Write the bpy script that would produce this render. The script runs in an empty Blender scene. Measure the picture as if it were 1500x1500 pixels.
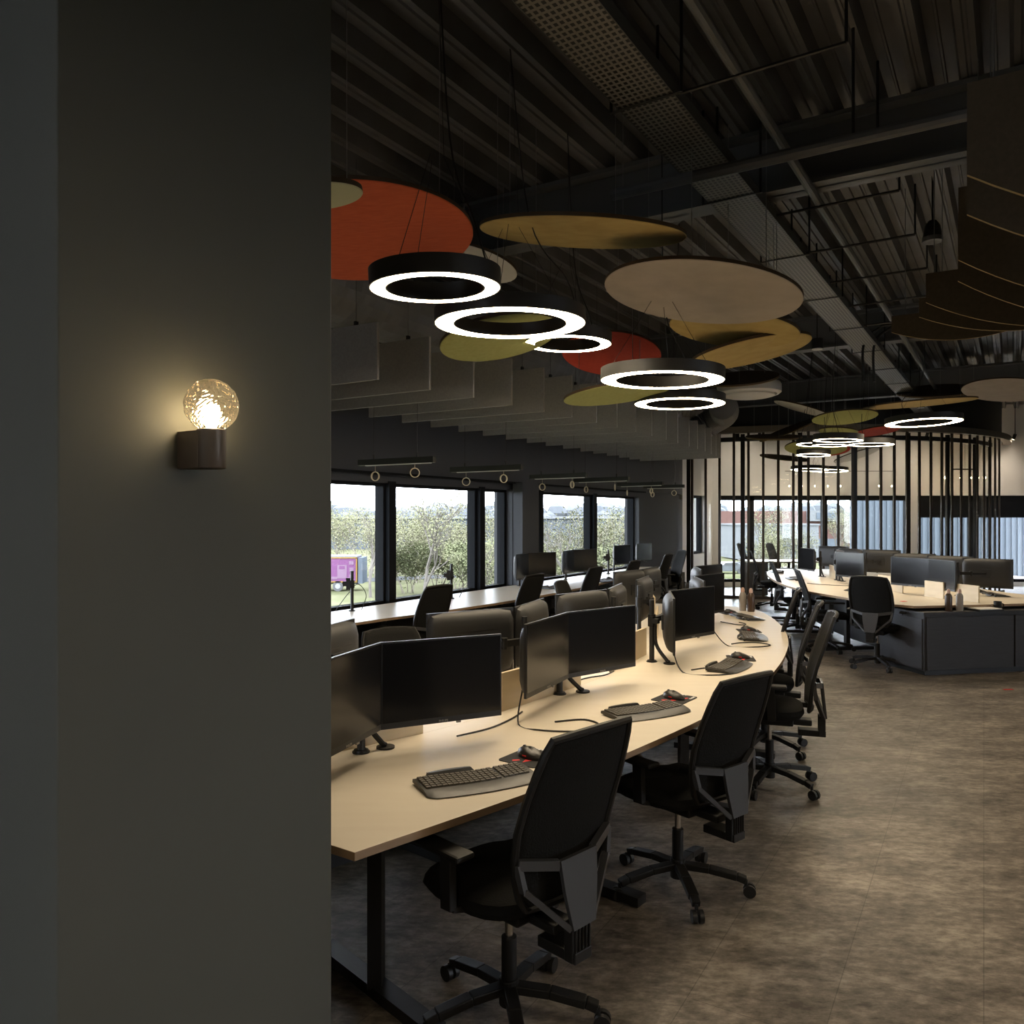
import bpy, math, random
from mathutils import Vector, Matrix, Euler
import numpy as np
PI=math.pi
S=bpy.context.scene; COL=S.collection
# ------------------------------------------------------------------ camera, sky, exposure
cam=bpy.data.objects.new('camera',bpy.data.cameras.new('camera')); COL.objects.link(cam)
cam.location=(0,0,1.7); cam.rotation_euler=(PI/2,0,0)
cam.data.sensor_width=36; cam.data.lens=1150/1500*36; cam.data.shift_y=7/1500
cam.data.clip_start=.05; cam.data.clip_end=900
S.camera=cam
S.view_settings.view_transform='Standard'; S.view_settings.look='None'
S.view_settings.gamma=1; S.view_settings.use_curve_mapping=False
S.view_settings.exposure=1.0
SKY=14.0; RING=20.0
W=bpy.data.worlds.new('World'); S.world=W; W.use_nodes=True
nt=W.node_tree; bg=nt.nodes['Background']
tc=nt.nodes.new('ShaderNodeTexCoord'); no=nt.nodes.new('ShaderNodeTexNoise'); no.inputs['Scale'].default_value=3; no.inputs['Detail'].default_value=5
cr=nt.nodes.new('ShaderNodeValToRGB'); cr.color_ramp.elements[0].color=(.62,.72,.86,1); cr.color_ramp.elements[1].color=(.86,.90,.95,1)
cr.color_ramp.elements[0].position=.3; cr.color_ramp.elements[1].position=.7
nt.links.new(tc.outputs['Generated'],no.inputs['Vector']); nt.links.new(no.outputs['Fac'],cr.inputs['Fac']); nt.links.new(cr.outputs['Color'],bg.inputs['Color'])
bg.inputs['Strength'].default_value=SKY
sun=bpy.data.objects.new('sun',bpy.data.lights.new('sun','SUN')); COL.objects.link(sun)
sun.data.energy=1.6; sun.data.angle=.6; sun.data.color=(1,.96,.9); sun.rotation_euler=(math.radians(50),0,math.radians(-150))

# ------------------------------------------------------------------ helpers
def mat(name,col,rough=.6,metal=0,spec=.5,noise=None,emit=None,bump=None,aniso=None,sheen=0):
    m=bpy.data.materials.new(name); m.use_nodes=True; n=m.node_tree; b=n.nodes['Principled BSDF']
    b.inputs['Base Color'].default_value=(*col,1); b.inputs['Roughness'].default_value=rough
    b.inputs['Metallic'].default_value=metal; b.inputs['Specular IOR Level'].default_value=spec
    if noise or bump:
        t=n.nodes.new('ShaderNodeTexCoord'); mp=n.nodes.new('ShaderNodeMapping'); n.links.new(t.outputs['Object'],mp.inputs['Vector'])
        if aniso: mp.inputs['Scale'].default_value=aniso
    if noise:
        sc,c2,det=noise
        x=n.nodes.new('ShaderNodeTexNoise'); x.inputs['Scale'].default_value=sc; x.inputs['Detail'].default_value=det
        n.links.new(mp.outputs['Vector'],x.inputs['Vector'])
        r=n.nodes.new('ShaderNodeValToRGB'); r.color_ramp.elements[0].position=.32; r.color_ramp.elements[1].position=.68
        r.color_ramp.elements[0].color=(*col,1); r.color_ramp.elements[1].color=(*c2,1)
        n.links.new(x.outputs['Fac'],r.inputs['Fac']); n.links.new(r.outputs['Color'],b.inputs['Base Color'])
    if bump:
        sc,st=bump
        x=n.nodes.new('ShaderNodeTexNoise'); x.inputs['Scale'].default_value=sc; x.inputs['Detail'].default_value=3
        n.links.new(mp.outputs['Vector'],x.inputs['Vector'])
        bp=n.nodes.new('ShaderNodeBump'); bp.inputs['Strength'].default_value=st; bp.inputs['Distance'].default_value=.01
        n.links.new(x.outputs['Fac'],bp.inputs['Height']); n.links.new(bp.outputs['Normal'],b.inputs['Normal'])
    if emit:
        b.inputs['Emission Color'].default_value=(*emit[0],1); b.inputs['Emission Strength'].default_value=emit[1]
    return m
def glassmat(name,tint,refl=.06,rough=.0,bump=None):
    m=bpy.data.materials.new(name); m.use_nodes=True; n=m.node_tree; n.nodes.clear()
    o=n.nodes.new('ShaderNodeOutputMaterial'); t=n.nodes.new('ShaderNodeBsdfTransparent'); t.inputs[0].default_value=(*tint,1)
    g=n.nodes.new('ShaderNodeBsdfGlossy'); g.inputs['Roughness'].default_value=rough
    f=n.nodes.new('ShaderNodeFresnel'); f.inputs['IOR'].default_value=1.5
    ge=n.nodes.new('ShaderNodeNewGeometry'); iv=n.nodes.new('ShaderNodeMath'); iv.operation='SUBTRACT'; iv.inputs[0].default_value=1; n.links.new(ge.outputs['Backfacing'],iv.inputs[1])
    mu=n.nodes.new('ShaderNodeMath'); mu.operation='MULTIPLY'; n.links.new(f.outputs[0],mu.inputs[0]); n.links.new(iv.outputs[0],mu.inputs[1])
    mx=n.nodes.new('ShaderNodeMixShader'); n.links.new(mu.outputs[0],mx.inputs[0]); n.links.new(t.outputs[0],mx.inputs[1]); n.links.new(g.outputs[0],mx.inputs[2])
    n.links.new(mx.outputs[0],o.inputs[0])
    if bump:
        tc=n.nodes.new('ShaderNodeTexCoord'); x=n.nodes.new('ShaderNodeTexVoronoi'); x.inputs['Scale'].default_value=bump[0]
        n.links.new(tc.outputs['Object'],x.inputs['Vector'])
        bp=n.nodes.new('ShaderNodeBump'); bp.inputs['Strength'].default_value=bump[1]; bp.inputs['Distance'].default_value=.02
        n.links.new(x.outputs['Distance'],bp.inputs['Height'])
        n.links.new(bp.outputs['Normal'],g.inputs['Normal']); n.links.new(bp.outputs['Normal'],f.inputs['Normal'])
    return m
class MB:
    def __init__(s): s.v=[]; s.f=[]; s.m=[]
    def add(s,vs,fs,mi=0):
        k=len(s.v); s.v+=[tuple(p) for p in vs]; s.f+=[tuple(i+k for i in f) for f in fs]; s.m+=[mi]*len(fs); return s
    def box(s,c,d,rot=None,mi=0,taper=None):
        hx,hy,hz=d[0]/2,d[1]/2,d[2]/2; vs=[]
        for z in (-1,1):
            k=taper if (taper and z>0) else 1
            for x,y in ((-1,-1),(1,-1),(1,1),(-1,1)): vs.append(Vector((x*hx*k,y*hy*k,z*hz)))
        if rot is not None:
            R=rot if isinstance(rot,Matrix) else Euler((0,0,rot)).to_matrix(); vs=[R@p for p in vs]
        vs=[p+Vector(c) for p in vs]
        return s.add(vs,[(3,2,1,0),(4,5,6,7),(0,1,5,4),(1,2,6,5),(2,3,7,6),(3,0,4,7)],mi)
    def bar(s,p,q,w,h,mi=0):
        p=Vector(p);q=Vector(q);d=q-p;L=d.length
        up=Vector((0,0,1)) if abs(d.normalized().z)<.95 else Vector((1,0,0))
        x=d.normalized();y=up.cross(x).normalized();z=x.cross(y)
        return s.box((p+q)/2,(L,w,h),Matrix((x,y,z)).transposed(),mi)
    def tube(s,pts,r,n=8,mi=0,caps=True,closed=False):
        pts=[Vector(p) for p in pts]; N=len(pts); rr=r if isinstance(r,(list,tuple)) else [r]*N
        up=None; rings=[]
        for i,p in enumerate(pts):
            a=pts[i-1] if (i>0 or closed) else p; b=pts[(i+1)%N] if (i<N-1 or closed) else p
            d=(b-a).normalized()
            if up is None: up=Vector((0,0,1)) if abs(d.z)<.9 else Vector((1,0,0))
            u=(up-d*up.dot(d)); 
            if u.length<1e-5: u=d.orthogonal()
            u.normalize(); w=d.cross(u); up=u
            rings.append([p+(u*math.cos(2*PI*k/n)+w*math.sin(2*PI*k/n))*rr[i] for k in range(n)])
        vs=[q for R in rings for q in R]; fs=[]
        for i in range(N if closed else N-1):
            for k in range(n):
                a=i*n+k;b=i*n+(k+1)%n;c=((i+1)%N)*n+(k+1)%n;d=((i+1)%N)*n+k; fs.append((a,b,c,d))
        if caps and not closed: fs.append(tuple(range(n))[::-1]); fs.append(tuple((N-1)*n+k for k in range(n)))
        return s.add(vs,fs,mi)
    def lathe(s,prof,c=(0,0,0),n=32,mi=0,R=None):
        vs=[];fs=[]
        for r,z in prof:
            for k in range(n):
                p=Vector((r*math.cos(2*PI*k/n),r*math.sin(2*PI*k/n),z)); 
                if R is not None: p=R@p
                vs.append(p+Vector(c))
        for i in range(len(prof)-1):
            for k in range(n): fs.append((i*n+k,i*n+(k+1)%n,(i+1)*n+(k+1)%n,(i+1)*n+k))
        return s.add(vs,fs,mi)
    def cyl(s,c,r,h,n=20,mi=0,r2=None,R=None):
        r2=r if r2 is None else r2
        return s.lathe([(0.0001,0),(r,0),(r2,h),(0.0001,h)],c,n,mi,R)
    def prism(s,poly,z0,z1,mi=0,mtop=None,mside=None):
        n=len(poly); A=sum(poly[i][0]*poly[(i+1)%n][1]-poly[(i+1)%n][0]*poly[i][1] for i in range(n))
        if A<0: poly=poly[::-1]
        k=len(s.v); s.v+=[(x,y,z0) for x,y in poly]+[(x,y,z1) for x,y in poly]
        s.f.append(tuple(k+i for i in range(n))[::-1]); s.m.append(mi)
        s.f.append(tuple(k+n+i for i in range(n))); s.m.append(mi if mtop is None else mtop)
        for i in range(n):
            j=(i+1)%n; s.f.append((k+i,k+j,k+n+j,k+n+i)); s.m.append(mi if mside is None else mside)
        return s
def link(name,mb,mats,parent=None,smooth=False,bevel=0,loc=None,rot=None):
    me=bpy.data.meshes.new(name); me.from_pydata(mb.v,[],mb.f); me.update()
    if not isinstance(mats,(list,tuple)): mats=[mats]
    for m in mats: me.materials.append(m)
    me.polygons.foreach_set('material_index',mb.m)
    if smooth:
        me.polygons.foreach_set('use_smooth',[True]*len(me.polygons))
        try: me.set_sharp_from_angle(angle=math.radians(38))
        except Exception: pass
    me.update()
    o=bpy.data.objects.new(name,me); COL.objects.link(o)
    if parent is not None: o.parent=parent
    if loc is not None: o.location=loc
    if rot is not None: o.rotation_euler=rot
    if bevel:
        b=o.modifiers.new('b','BEVEL'); b.width=bevel; b.segments=2; b.limit_method='ANGLE'; b.angle_limit=math.radians(40)
    return o
def tag(o,label,cat,group=None,kind=None):
    if label: o['label']=label
    if cat: o['category']=cat
    if group: o['group']=group
    if kind: o['kind']=kind
    return o
def thing(name,label,cat,loc=(0,0,0),rz=0,group=None):
    o=bpy.data.objects.new(name,None); COL.objects.link(o); o.empty_display_size=.1
    o.location=loc; o.rotation_euler=(0,0,rz); return tag(o,label,cat,group)
KIDS={}
def kids(o):
    return [c for c in COL.objects if c.parent==o]
def dup(root,loc,rz,label,group=None,scale=None,rot=None):
    def cp(o,par):
        c=o.copy(); COL.objects.link(c)
        if par is not None: c.parent=par
        for ch in kids(o): cp(ch,c)
        return c
    r=cp(root,None); r.location=loc; r.rotation_euler=rot if rot else (0,0,rz)
    r['label']=label
    if group: r['group']=group
    elif 'group' in r: del r['group']
    if scale: r.scale=scale
    return r
def struct(name,mb,m,**k):
    o=link(name,mb,m,**k); o['kind']='structure'; return o
def spline(pts,n=6):
    P=[Vector(p) for p in pts]; out=[]
    for i in range(len(P)-1):
        p0=P[max(i-1,0)];p1=P[i];p2=P[i+1];p3=P[min(i+2,len(P)-1)]
        for k in range(n):
            t=k/n; out.append(.5*((2*p1)+(-p0+p2)*t+(2*p0-5*p1+4*p2-p3)*t*t+(-p0+3*p1-3*p2+p3)*t**3))
    out.append(P[-1]); return out
ORD=['first','second','third','fourth','fifth','sixth','seventh','eighth','ninth','tenth','eleventh','twelfth','thirteenth','fourteenth','fifteenth','sixteenth','seventeenth','eighteenth','nineteenth','twentieth']
A=Vector((.515,.857,0)); A.normalize(); B=Vector((A.y,-A.x,0))       # A runs along the window wall, B square to it into the room
W0=Vector((-1.86,7.95,0))
HA=math.atan2(A.y,A.x)
def wp(t,s=0,z=0): p=W0+A*t+B*s; return Vector((p.x,p.y,z))

# ------------------------------------------------------------------ materials
M={}
M['wall']=mat('dark wall paint',(.085,.087,.076),.7,noise=(1.3,(.097,.098,.085),4))
M['wallblue']=mat('anthracite wall paint',(.05,.053,.060),.7)
M['wallwhite']=mat('light wall paint',(.68,.67,.65),.8)
M['frame']=mat('anthracite window frame',(.008,.009,.011),.75,spec=.12)
M['black']=mat('black metal',(.012,.012,.012),.45)
M['blackmat']=mat('black plastic',(.010,.0095,.009),.5,spec=.35)
M['fabric']=mat('black mesh fabric',(.008,.0078,.0072),.9,spec=.2,bump=(180,.3))
M['grey']=mat('grey plastic',(.10,.10,.105),.45)
M['dgrey']=mat('charcoal plastic',(.045,.045,.047),.4)
M['silver']=mat('chrome',(.55,.53,.5),.25,1)
M['ceil']=mat('dark painted deck',(.15,.15,.157),.45,noise=(2,(.10,.095,.09),4))
M['steel']=mat('dark painted steel',(.07,.072,.075),.5)
M['rib']=mat('grey painted steel',(.13,.134,.14),.45)
M['felt']=mat('grey felt',(.33,.325,.32),.95,noise=(60,(.38,.375,.365),3),bump=(150,.3))
M['brownfelt']=mat('brown felt',(.075,.055,.032),.95,noise=(50,(.09,.067,.04),3))
M['litedge']=mat('lit brown felt edge',(.35,.25,.11),.9)  # lamplight on the baffle edges put into the colour; the felt is brown
M['fr']=mat('orange red felt',(.50,.085,.028),.95,noise=(14,(.58,.11,.04),6),aniso=(1,5,1))
M['fred']=mat('red felt',(.50,.05,.025),.95,noise=(40,(.56,.065,.035),4))
M['fgold']=mat('gold felt',(.42,.30,.10),.95,noise=(8,(.50,.37,.14),6))
M['fgreen']=mat('olive green felt',(.33,.34,.11),.95,noise=(30,(.38,.39,.14),5))
M['fgreige']=mat('pale greige felt',(.42,.36,.31),.95,noise=(6,(.48,.42,.36),6))
M['fwhite']=mat('off white felt',(.62,.60,.56),.95)
M['fcream']=mat('cream green felt',(.55,.56,.38),.95)
M['edge']=mat('dark rim and unlit top felt',(.07,.045,.025),.9)  # brown rim; on disc tops this dark tone paints in their lack of light
M['desk']=mat('birch worktop',(.70,.62,.50),.42,noise=(3,(.73,.655,.535),5),aniso=(1,6,1))
M['deskedge']=mat('plywood edge',(.30,.20,.12),.6)
M['divider']=mat('birch divider',(.62,.50,.32),.5,noise=(4,(.68,.56,.38),4),aniso=(1,1,5))
M['darkwood']=mat('charcoal wood laminate',(.022,.021,.022),.6,noise=(5,(.030,.029,.031),6),aniso=(1,1,14))
M['screen']=mat('display glass',(.008,.008,.009),.16,spec=.5)
M['bezel']=mat('monitor bezel',(.012,.012,.012),.4)
M['backm']=mat('monitor back plastic',(.017,.017,.017),.55)
M['key']=mat('key plastic',(.085,.075,.06),.5)
M['kbody']=mat('keyboard body',(.018,.016,.013),.42)
M['pad']=mat('mouse pad',(.02,.019,.018),.9)
M['redp']=mat('red print',(.7,.03,.03),.7)
M['whitep']=mat('white print',(.75,.72,.68),.6)
M['cable']=mat('cable rubber',(.015,.014,.013),.6)
M['tray']=mat('grey perforated metal',(.10,.098,.09),.5,.3)
M['duct']=mat('painted spiral duct',(.17,.175,.185),.45,bump=None)
M['slat']=mat('dark bronze slat',(.045,.033,.022),.45)
M['wire']=mat('steel wire',(.3,.3,.29),.4,.5)
M['rail']=mat('taupe fascia',(.16,.135,.10),.6)
M['ringside']=mat('black lamp housing',(.022,.02,.017),.5)
M['ringlit']=mat('lamp diffuser',(1,1,1),.5,emit=((1,.82,.57),RING))
M['lip']=mat('lamp rim',(.25,.23,.2),.4)
M['whiteplastic']=mat('white plastic',(.62,.61,.6),.5)
M['coil']=mat('ivory cable coil',(.62,.55,.40),.5)
M['glass']=glassmat('window glass',(.92,.92,.92))
M['glass2']=glassmat('partition glass',(.93,.94,.93))
def globemat():
    m=bpy.data.materials.new('smoked cut glass'); m.use_nodes=True; n=m.node_tree; n.nodes.clear(); o=n.nodes.new('ShaderNodeOutputMaterial')
    t=n.nodes.new('ShaderNodeBsdfTransparent'); t.inputs[0].default_value=(.62,.58,.52,1)
    g=n.nodes.new('ShaderNodeBsdfGlass'); g.inputs['Color'].default_value=(.85,.82,.78,1); g.inputs['Roughness'].default_value=.02; g.inputs['IOR'].default_value=1.45
    l=n.nodes.new('ShaderNodeBsdfTranslucent'); l.inputs[0].default_value=(.75,.68,.55,1)
    a=n.nodes.new('ShaderNodeMixShader'); a.inputs[0].default_value=.62; n.links.new(t.outputs[0],a.inputs[1]); n.links.new(g.outputs[0],a.inputs[2])
    b=n.nodes.new('ShaderNodeMixShader'); b.inputs[0].default_value=.035; n.links.new(a.outputs[0],b.inputs[1]); n.links.new(l.outputs[0],b.inputs[2]); n.links.new(b.outputs[0],o.inputs[0]); return m
M['globe']=globemat()
M['bulb']=mat('lit bulb',(1,1,1),.5,emit=((1,.78,.45),45))
M['spot']=mat('lit spot',(1,1,1),.5,emit=((1,.85,.6),14))
M['lampmetal']=mat('bronze lamp metal',(.13,.105,.085),.45,.3)
# floor material with broad stains
def floormat():
    m=mat('stone look vinyl floor',(.2,.17,.14),.42,spec=.35); n=m.node_tree; b=n.nodes['Principled BSDF']
    t=n.nodes.new('ShaderNodeTexCoord'); mp=n.nodes.new('ShaderNodeMapping'); mp.inputs['Scale'].default_value=(1,1.9,1); mp.inputs['Rotation'].default_value=(0,0,.25)
    n.links.new(t.outputs['Object'],mp.inputs['Vector'])
    a=n.nodes.new('ShaderNodeTexNoise'); a.inputs['Scale'].default_value=2.2; a.inputs['Detail'].default_value=8; a.inputs['Roughness'].default_value=.68
    c=n.nodes.new('ShaderNodeTexNoise'); c.inputs['Scale'].default_value=14; c.inputs['Detail'].default_value=8; c.inputs['Roughness'].default_value=.72
    for x in (a,c): n.links.new(mp.outputs[0],x.inputs['Vector'])
    mx=n.nodes.new('ShaderNodeMix'); mx.data_type='FLOAT'; mx.inputs[0].default_value=.5
    n.links.new(a.outputs['Fac'],mx.inputs[2]); n.links.new(c.outputs['Fac'],mx.inputs[3])
    r=n.nodes.new('ShaderNodeValToRGB'); e=r.color_ramp.elements; e[0].position=.40; e[0].color=(.075,.062,.05,1); e[1].position=.62; e[1].color=(.40,.345,.285,1)
    q=r.color_ramp.elements.new(.5); q.color=(.19,.163,.135,1)
    n.links.new(mx.outputs[0],r.inputs['Fac'])
    br=n.nodes.new('ShaderNodeTexBrick'); br.inputs['Scale'].default_value=1; br.inputs['Mortar Size'].default_value=.002; br.inputs['Brick Width'].default_value=.9; br.inputs['Row Height'].default_value=.45
    mp2=n.nodes.new('ShaderNodeMapping'); mp2.inputs['Rotation'].default_value=(0,0,-HA); n.links.new(t.outputs['Object'],mp2.inputs['Vector']); n.links.new(mp2.outputs[0],br.inputs['Vector'])
    m2=n.nodes.new('ShaderNodeMix'); m2.data_type='RGBA'; m2.blend_type='MULTIPLY'
    br.inputs['Color1'].default_value=(1,1,1,1); br.inputs['Color2'].default_value=(.92,.92,.92,1); br.inputs['Mortar'].default_value=(.6,.6,.6,1)
    m2.inputs[0].default_value=1; n.links.new(r.outputs['Color'],m2.inputs[6]); n.links.new(br.outputs['Color'],m2.inputs[7]); n.links.new(m2.outputs[2],b.inputs['Base Color'])
    return m
M['floor']=floormat()

# ------------------------------------------------------------------ structure
ZC=4.35
struct('floor',MB().prism([(-11,-7),(14.5,-7),(14.5,28),(13,28),(4.2,19.6),(-2.6,8.1),(-11,-6)],-.15,0),M['floor'])
# corrugated deck: ribs run along a direction 32.6 degrees off the view axis
def deck():
    mb=MB(); d=Vector((math.sin(math.radians(32.6)),math.cos(math.radians(32.6)),0)); e=Vector((d.y,-d.x,0)); p=.27
    prof=[(0,0),(.12,0),(.15,.012),(.2,.012),(.23,0),(.34,0),(.42,.11),(.62,.11),(.64,.10),(.68,.10),(.70,.11),(.92,.11)]
    us=[];
    for k in range(-62,62):
        for f,z in prof: us.append(((k+f)*p,z))
    vs=[];fs=[]
    for u,z in us:
        for t in (-9,26): q=e*u+d*t; vs.append((q.x,q.y,ZC+z))
    for i in range(len(us)-1): fs.append((2*i,2*i+2,2*i+3,2*i+1))
    mb.add(vs,fs); return mb
struct('ceiling',deck(),M['ceil'])
# the column in the foreground (sconce hangs on it)
c0=Vector((-.874,1.51,0)); c1=Vector((-.4925,2.145,0)); 
ca=(c1-c0).normalized(); cb=Vector((ca.y,-ca.x,0))
q=[c0,c1,c1-cb*.8,c0-cb*.8]
struct('wall_left',MB().prism([(p.x,p.y) for p in q],0,ZC),M['wall'],bevel=.004)
# window wall
HEAD=2.08; SILL=.70; TH=.3
def wallseg(t0,t1,z0,z1,s0=-TH,s1=0,mb=None):
    mb=mb or MB(); P=[wp(t0,s0),wp(t1,s0),wp(t1,s1),wp(t0,s1)]
    return mb.prism([(p.x,p.y) for p in P],z0,z1)
mb=MB()
wallseg(-15,10.9,2.19,ZC+.1,mb=mb); wallseg(-15,10.9,HEAD,2.19,-TH,-.06,mb=mb); wallseg(-15,10.9,0,SILL,mb=mb)
for t0,t1 in ((-15,-1.6),(3.62,4.13),(8.36,10.9)): wallseg(t0,t1,SILL,HEAD,mb=mb)
struct('wall_window',mb,M['wallblue'])
struct('trim_1',wallseg(3.63,4.1,0,2.18,0,.16),M['wallblue'])
mb=MB(); wallseg(-15,8.6,2.165,2.19,0,.05,mb=mb); struct('trim_2',mb,M['frame'])
mb=MB(); wallseg(10.9,13.3,2.2,ZC+.1,mb=mb); wallseg(10.9,11.5,0,2.2,mb=mb); wallseg(12.6,13.3,0,2.2,mb=mb); wallseg(11.5,12.6,0,.83,mb=mb)
struct('wall_meeting_room',mb,M['wallwhite'])
def window(n,t0,t1,z0,z1,fw=.055,divs=()):
    t=thing('window_%d'%n,None,None); t['kind']='structure'
    mb=MB(); 
    for a_,b_,c_,d_ in ((t0,t1,z0,z0+fw),(t0,t1,z1-fw,z1),(t0,t0+fw,z0,z1),(t1-fw,t1,z0,z1)): wallseg(a_,b_,c_,d_,-.22,-.1,mb=mb)
    for d in divs: wallseg(d-.04,d+.04,z0,z1,-.22,-.1,mb=mb)
    link('window_frame',mb,M['frame'],t)
    link('window_pane',wallseg(t0+fw,t1-fw,z0+fw,z1-fw,-.17,-.16),M['glass'],t)
wi=1
for t0,t1 in ((-1.6,1.02),(1.1,2.87),(2.97,3.62),(4.13,4.5),(4.6,6.42),(6.54,8.36)):
    window(wi,t0,t1,SILL,HEAD+.02,divs=(-.3,) if wi==1 else ()); wi+=1
window(wi,11.5,12.6,.83,2.2); wi+=1
mb=MB(); 
for t in (1.06,2.92,4.55,6.48): wallseg(t-.06,t+.06,SILL,HEAD+.02,-.24,-.04,mb=mb)
struct('trim_3',mb,M['frame'])
# far wall behind the round meeting room, its windows
FY=19.2
def fb(x0,x1,z0,z1,y0=0,y1=.3,mb=None): mb=mb or MB(); return mb.box(((x0+x1)/2,FY+(y0+y1)/2,(z0+z1)/2),(x1-x0,y1-y0,z1-z0))
mb=MB(); fb(4.6,15,2.22,ZC+.1,mb=mb); fb(4.6,15,-.1,.10,mb=mb)
for x0,x1 in ((4.6,5.06),(9.72,9.92),(14.6,15)): fb(x0,x1,.1,2.22,mb=mb)
struct('wall_far',mb,M['wallwhite'])
for x0,x1 in ((5.06,5.88),(5.88,7.68),(7.68,9.72),(9.92,11.3),(11.3,12.9),(12.9,14.6)):
    t=thing('window_%d'%wi,None,None); t['kind']='structure'; wi+=1
    mb=MB()
    for a_,b_,c_,d_ in ((x0,x1,.1,.17),(x0,x1,2.1,2.22),(x0,x0+.06,.1,2.22),(x1-.06,x1,.1,2.22)): fb(a_,b_,c_,d_,.06,.2,mb)
    link('window_frame',mb,M['frame'],t); link('window_pane',fb(x0+.06,x1-.06,.17,2.1,.12,.13),M['glass'],t)
for x0,x1 in ((9.98,11.24),(11.36,12.84),(12.96,14.54)): tag(link('roller_blind',fb(x0,x1,1.68,2.1,.08,.10),M['frame']),'dark roller blind half lowered in the meeting room window, '+{9.98:'left one',11.36:'middle one',12.96:'right one'}[x0],'blind')
# remaining walls, outside the picture
def pierced(axis,c,u0,u1,holes,z0,z1,name):
    """wall square to an axis with window openings"""
    global wi
    mb=MB()
    def bx(a_,b_,lo,hi,m_=None,t_=.2,off=0):
        m_=m_ or mb
        if axis=='x': m_.box((c+off,(a_+b_)/2,(lo+hi)/2),(t_,b_-a_,hi-lo))
        else: m_.box(((a_+b_)/2,c+off,(lo+hi)/2),(b_-a_,t_,hi-lo))
        return m_
    bx(u0,u1,-.1,z0); bx(u0,u1,z1,ZC+.15); e=u0
    for a_,b_ in holes: bx(e,a_,z0,z1); e=b_
    bx(e,u1,z0,z1); struct(name,mb,M['wall'])
    for a_,b_ in holes:
        t=thing('window_%d'%wi,None,None); t['kind']='structure'; wi+=1; m_=MB()
        for p,q,lo,hi in ((a_,b_,z0,z0+.07),(a_,b_,z1-.07,z1),(a_,a_+.07,z0,z1),(b_-.07,b_,z0,z1)): bx(p,q,lo,hi,m_,.1)
        link('window_frame',m_,M['frame'],t); link('window_pane',bx(a_+.07,b_-.07,z0+.07,z1-.07,MB(),.012),M['glass'],t)
pierced('x',14.6,-7,19.2,[(-4.2,-.6)],.5,2.5,'wall_right')  # window opening added in this unseen wall to fill the column with daylight
struct('wall_back',MB().box((1.8,-7,2.2),(26,.2,4.6)),M['wall'])
# baseboard under the slat screen is its bottom rail

# ------------------------------------------------------------------ outdoors
G0=-5.5
M['grass']=mat('meadow grass',(.046,.049,.026),1,noise=(.25,(.070,.069,.044),8))
M['road']=mat('asphalt',(.040,.041,.042),.9)
M['leaf1']=mat('pale spring leaves',(.064,.067,.036),.9,noise=(.8,(.108,.103,.066),3))
M['leaf2']=mat('olive shrub leaves',(.046,.053,.026),.9,noise=(.8,(.084,.086,.050),3))
M['bark']=mat('grey bark',(.075,.068,.06),.9)
M['twig']=mat('tan twigs',(.125,.11,.09),.9)
M['ware']=mat('pale cladding',(.044,.049,.056),.7)
M['warew']=mat('white roof edge',(.09,.093,.097),.6)
M['brick']=mat('red brick',(.062,.035,.031),.8,noise=(2,(.07,.042,.036),3))
M['render']=mat('white render',(.085,.088,.091),.8)
M['purple']=mat('magenta tarpaulin',(.075,.033,.070),.9)
M['lilac']=mat('lilac print',(.095,.062,.088),.9)
M['yellow']=mat('yellow edge',(.11,.07,.022),.9)
M['clad']=mat('blue grey cladding',(.056,.065,.076),.8)
M['tyre']=mat('tyre rubber',(.03,.03,.03),.8)
M['hub']=mat('wheel hub',(.1,.1,.1),.4)
for k_ in ('grass','road','leaf1','leaf2','bark','twig','ware','warew','brick','render','clad','purple','lilac','yellow'): M[k_].node_tree.nodes['Principled BSDF'].inputs['Specular IOR Level'].default_value=0
g=link('grass_field',MB().box((10,160,G0-.1),(520,420,.2)),M['grass']); tag(g,'yellow green meadow outside the windows','grass',kind='structure')
g.name='floor_meadow'
struct('floor_road',MB().bar((-60,62,G0+.02),(40,125,G0+.02),5,.04),M['road'])
def P(px,py,Y): return ((px-750)/1150*Y, Y, 1.7+(757-py)/1150*Y)
# warehouse
w=thing('warehouse','long pale grey warehouse with white roof edge beyond the trees','building',(-20,180,G0))
mb=MB().box((0,0,3.4),(110,14,6.8)); link('wall',mb,M['ware'],w)
link('roof',MB().box((0,-.2,7.05),(111,15,.5)),M['warew'],w)
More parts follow.
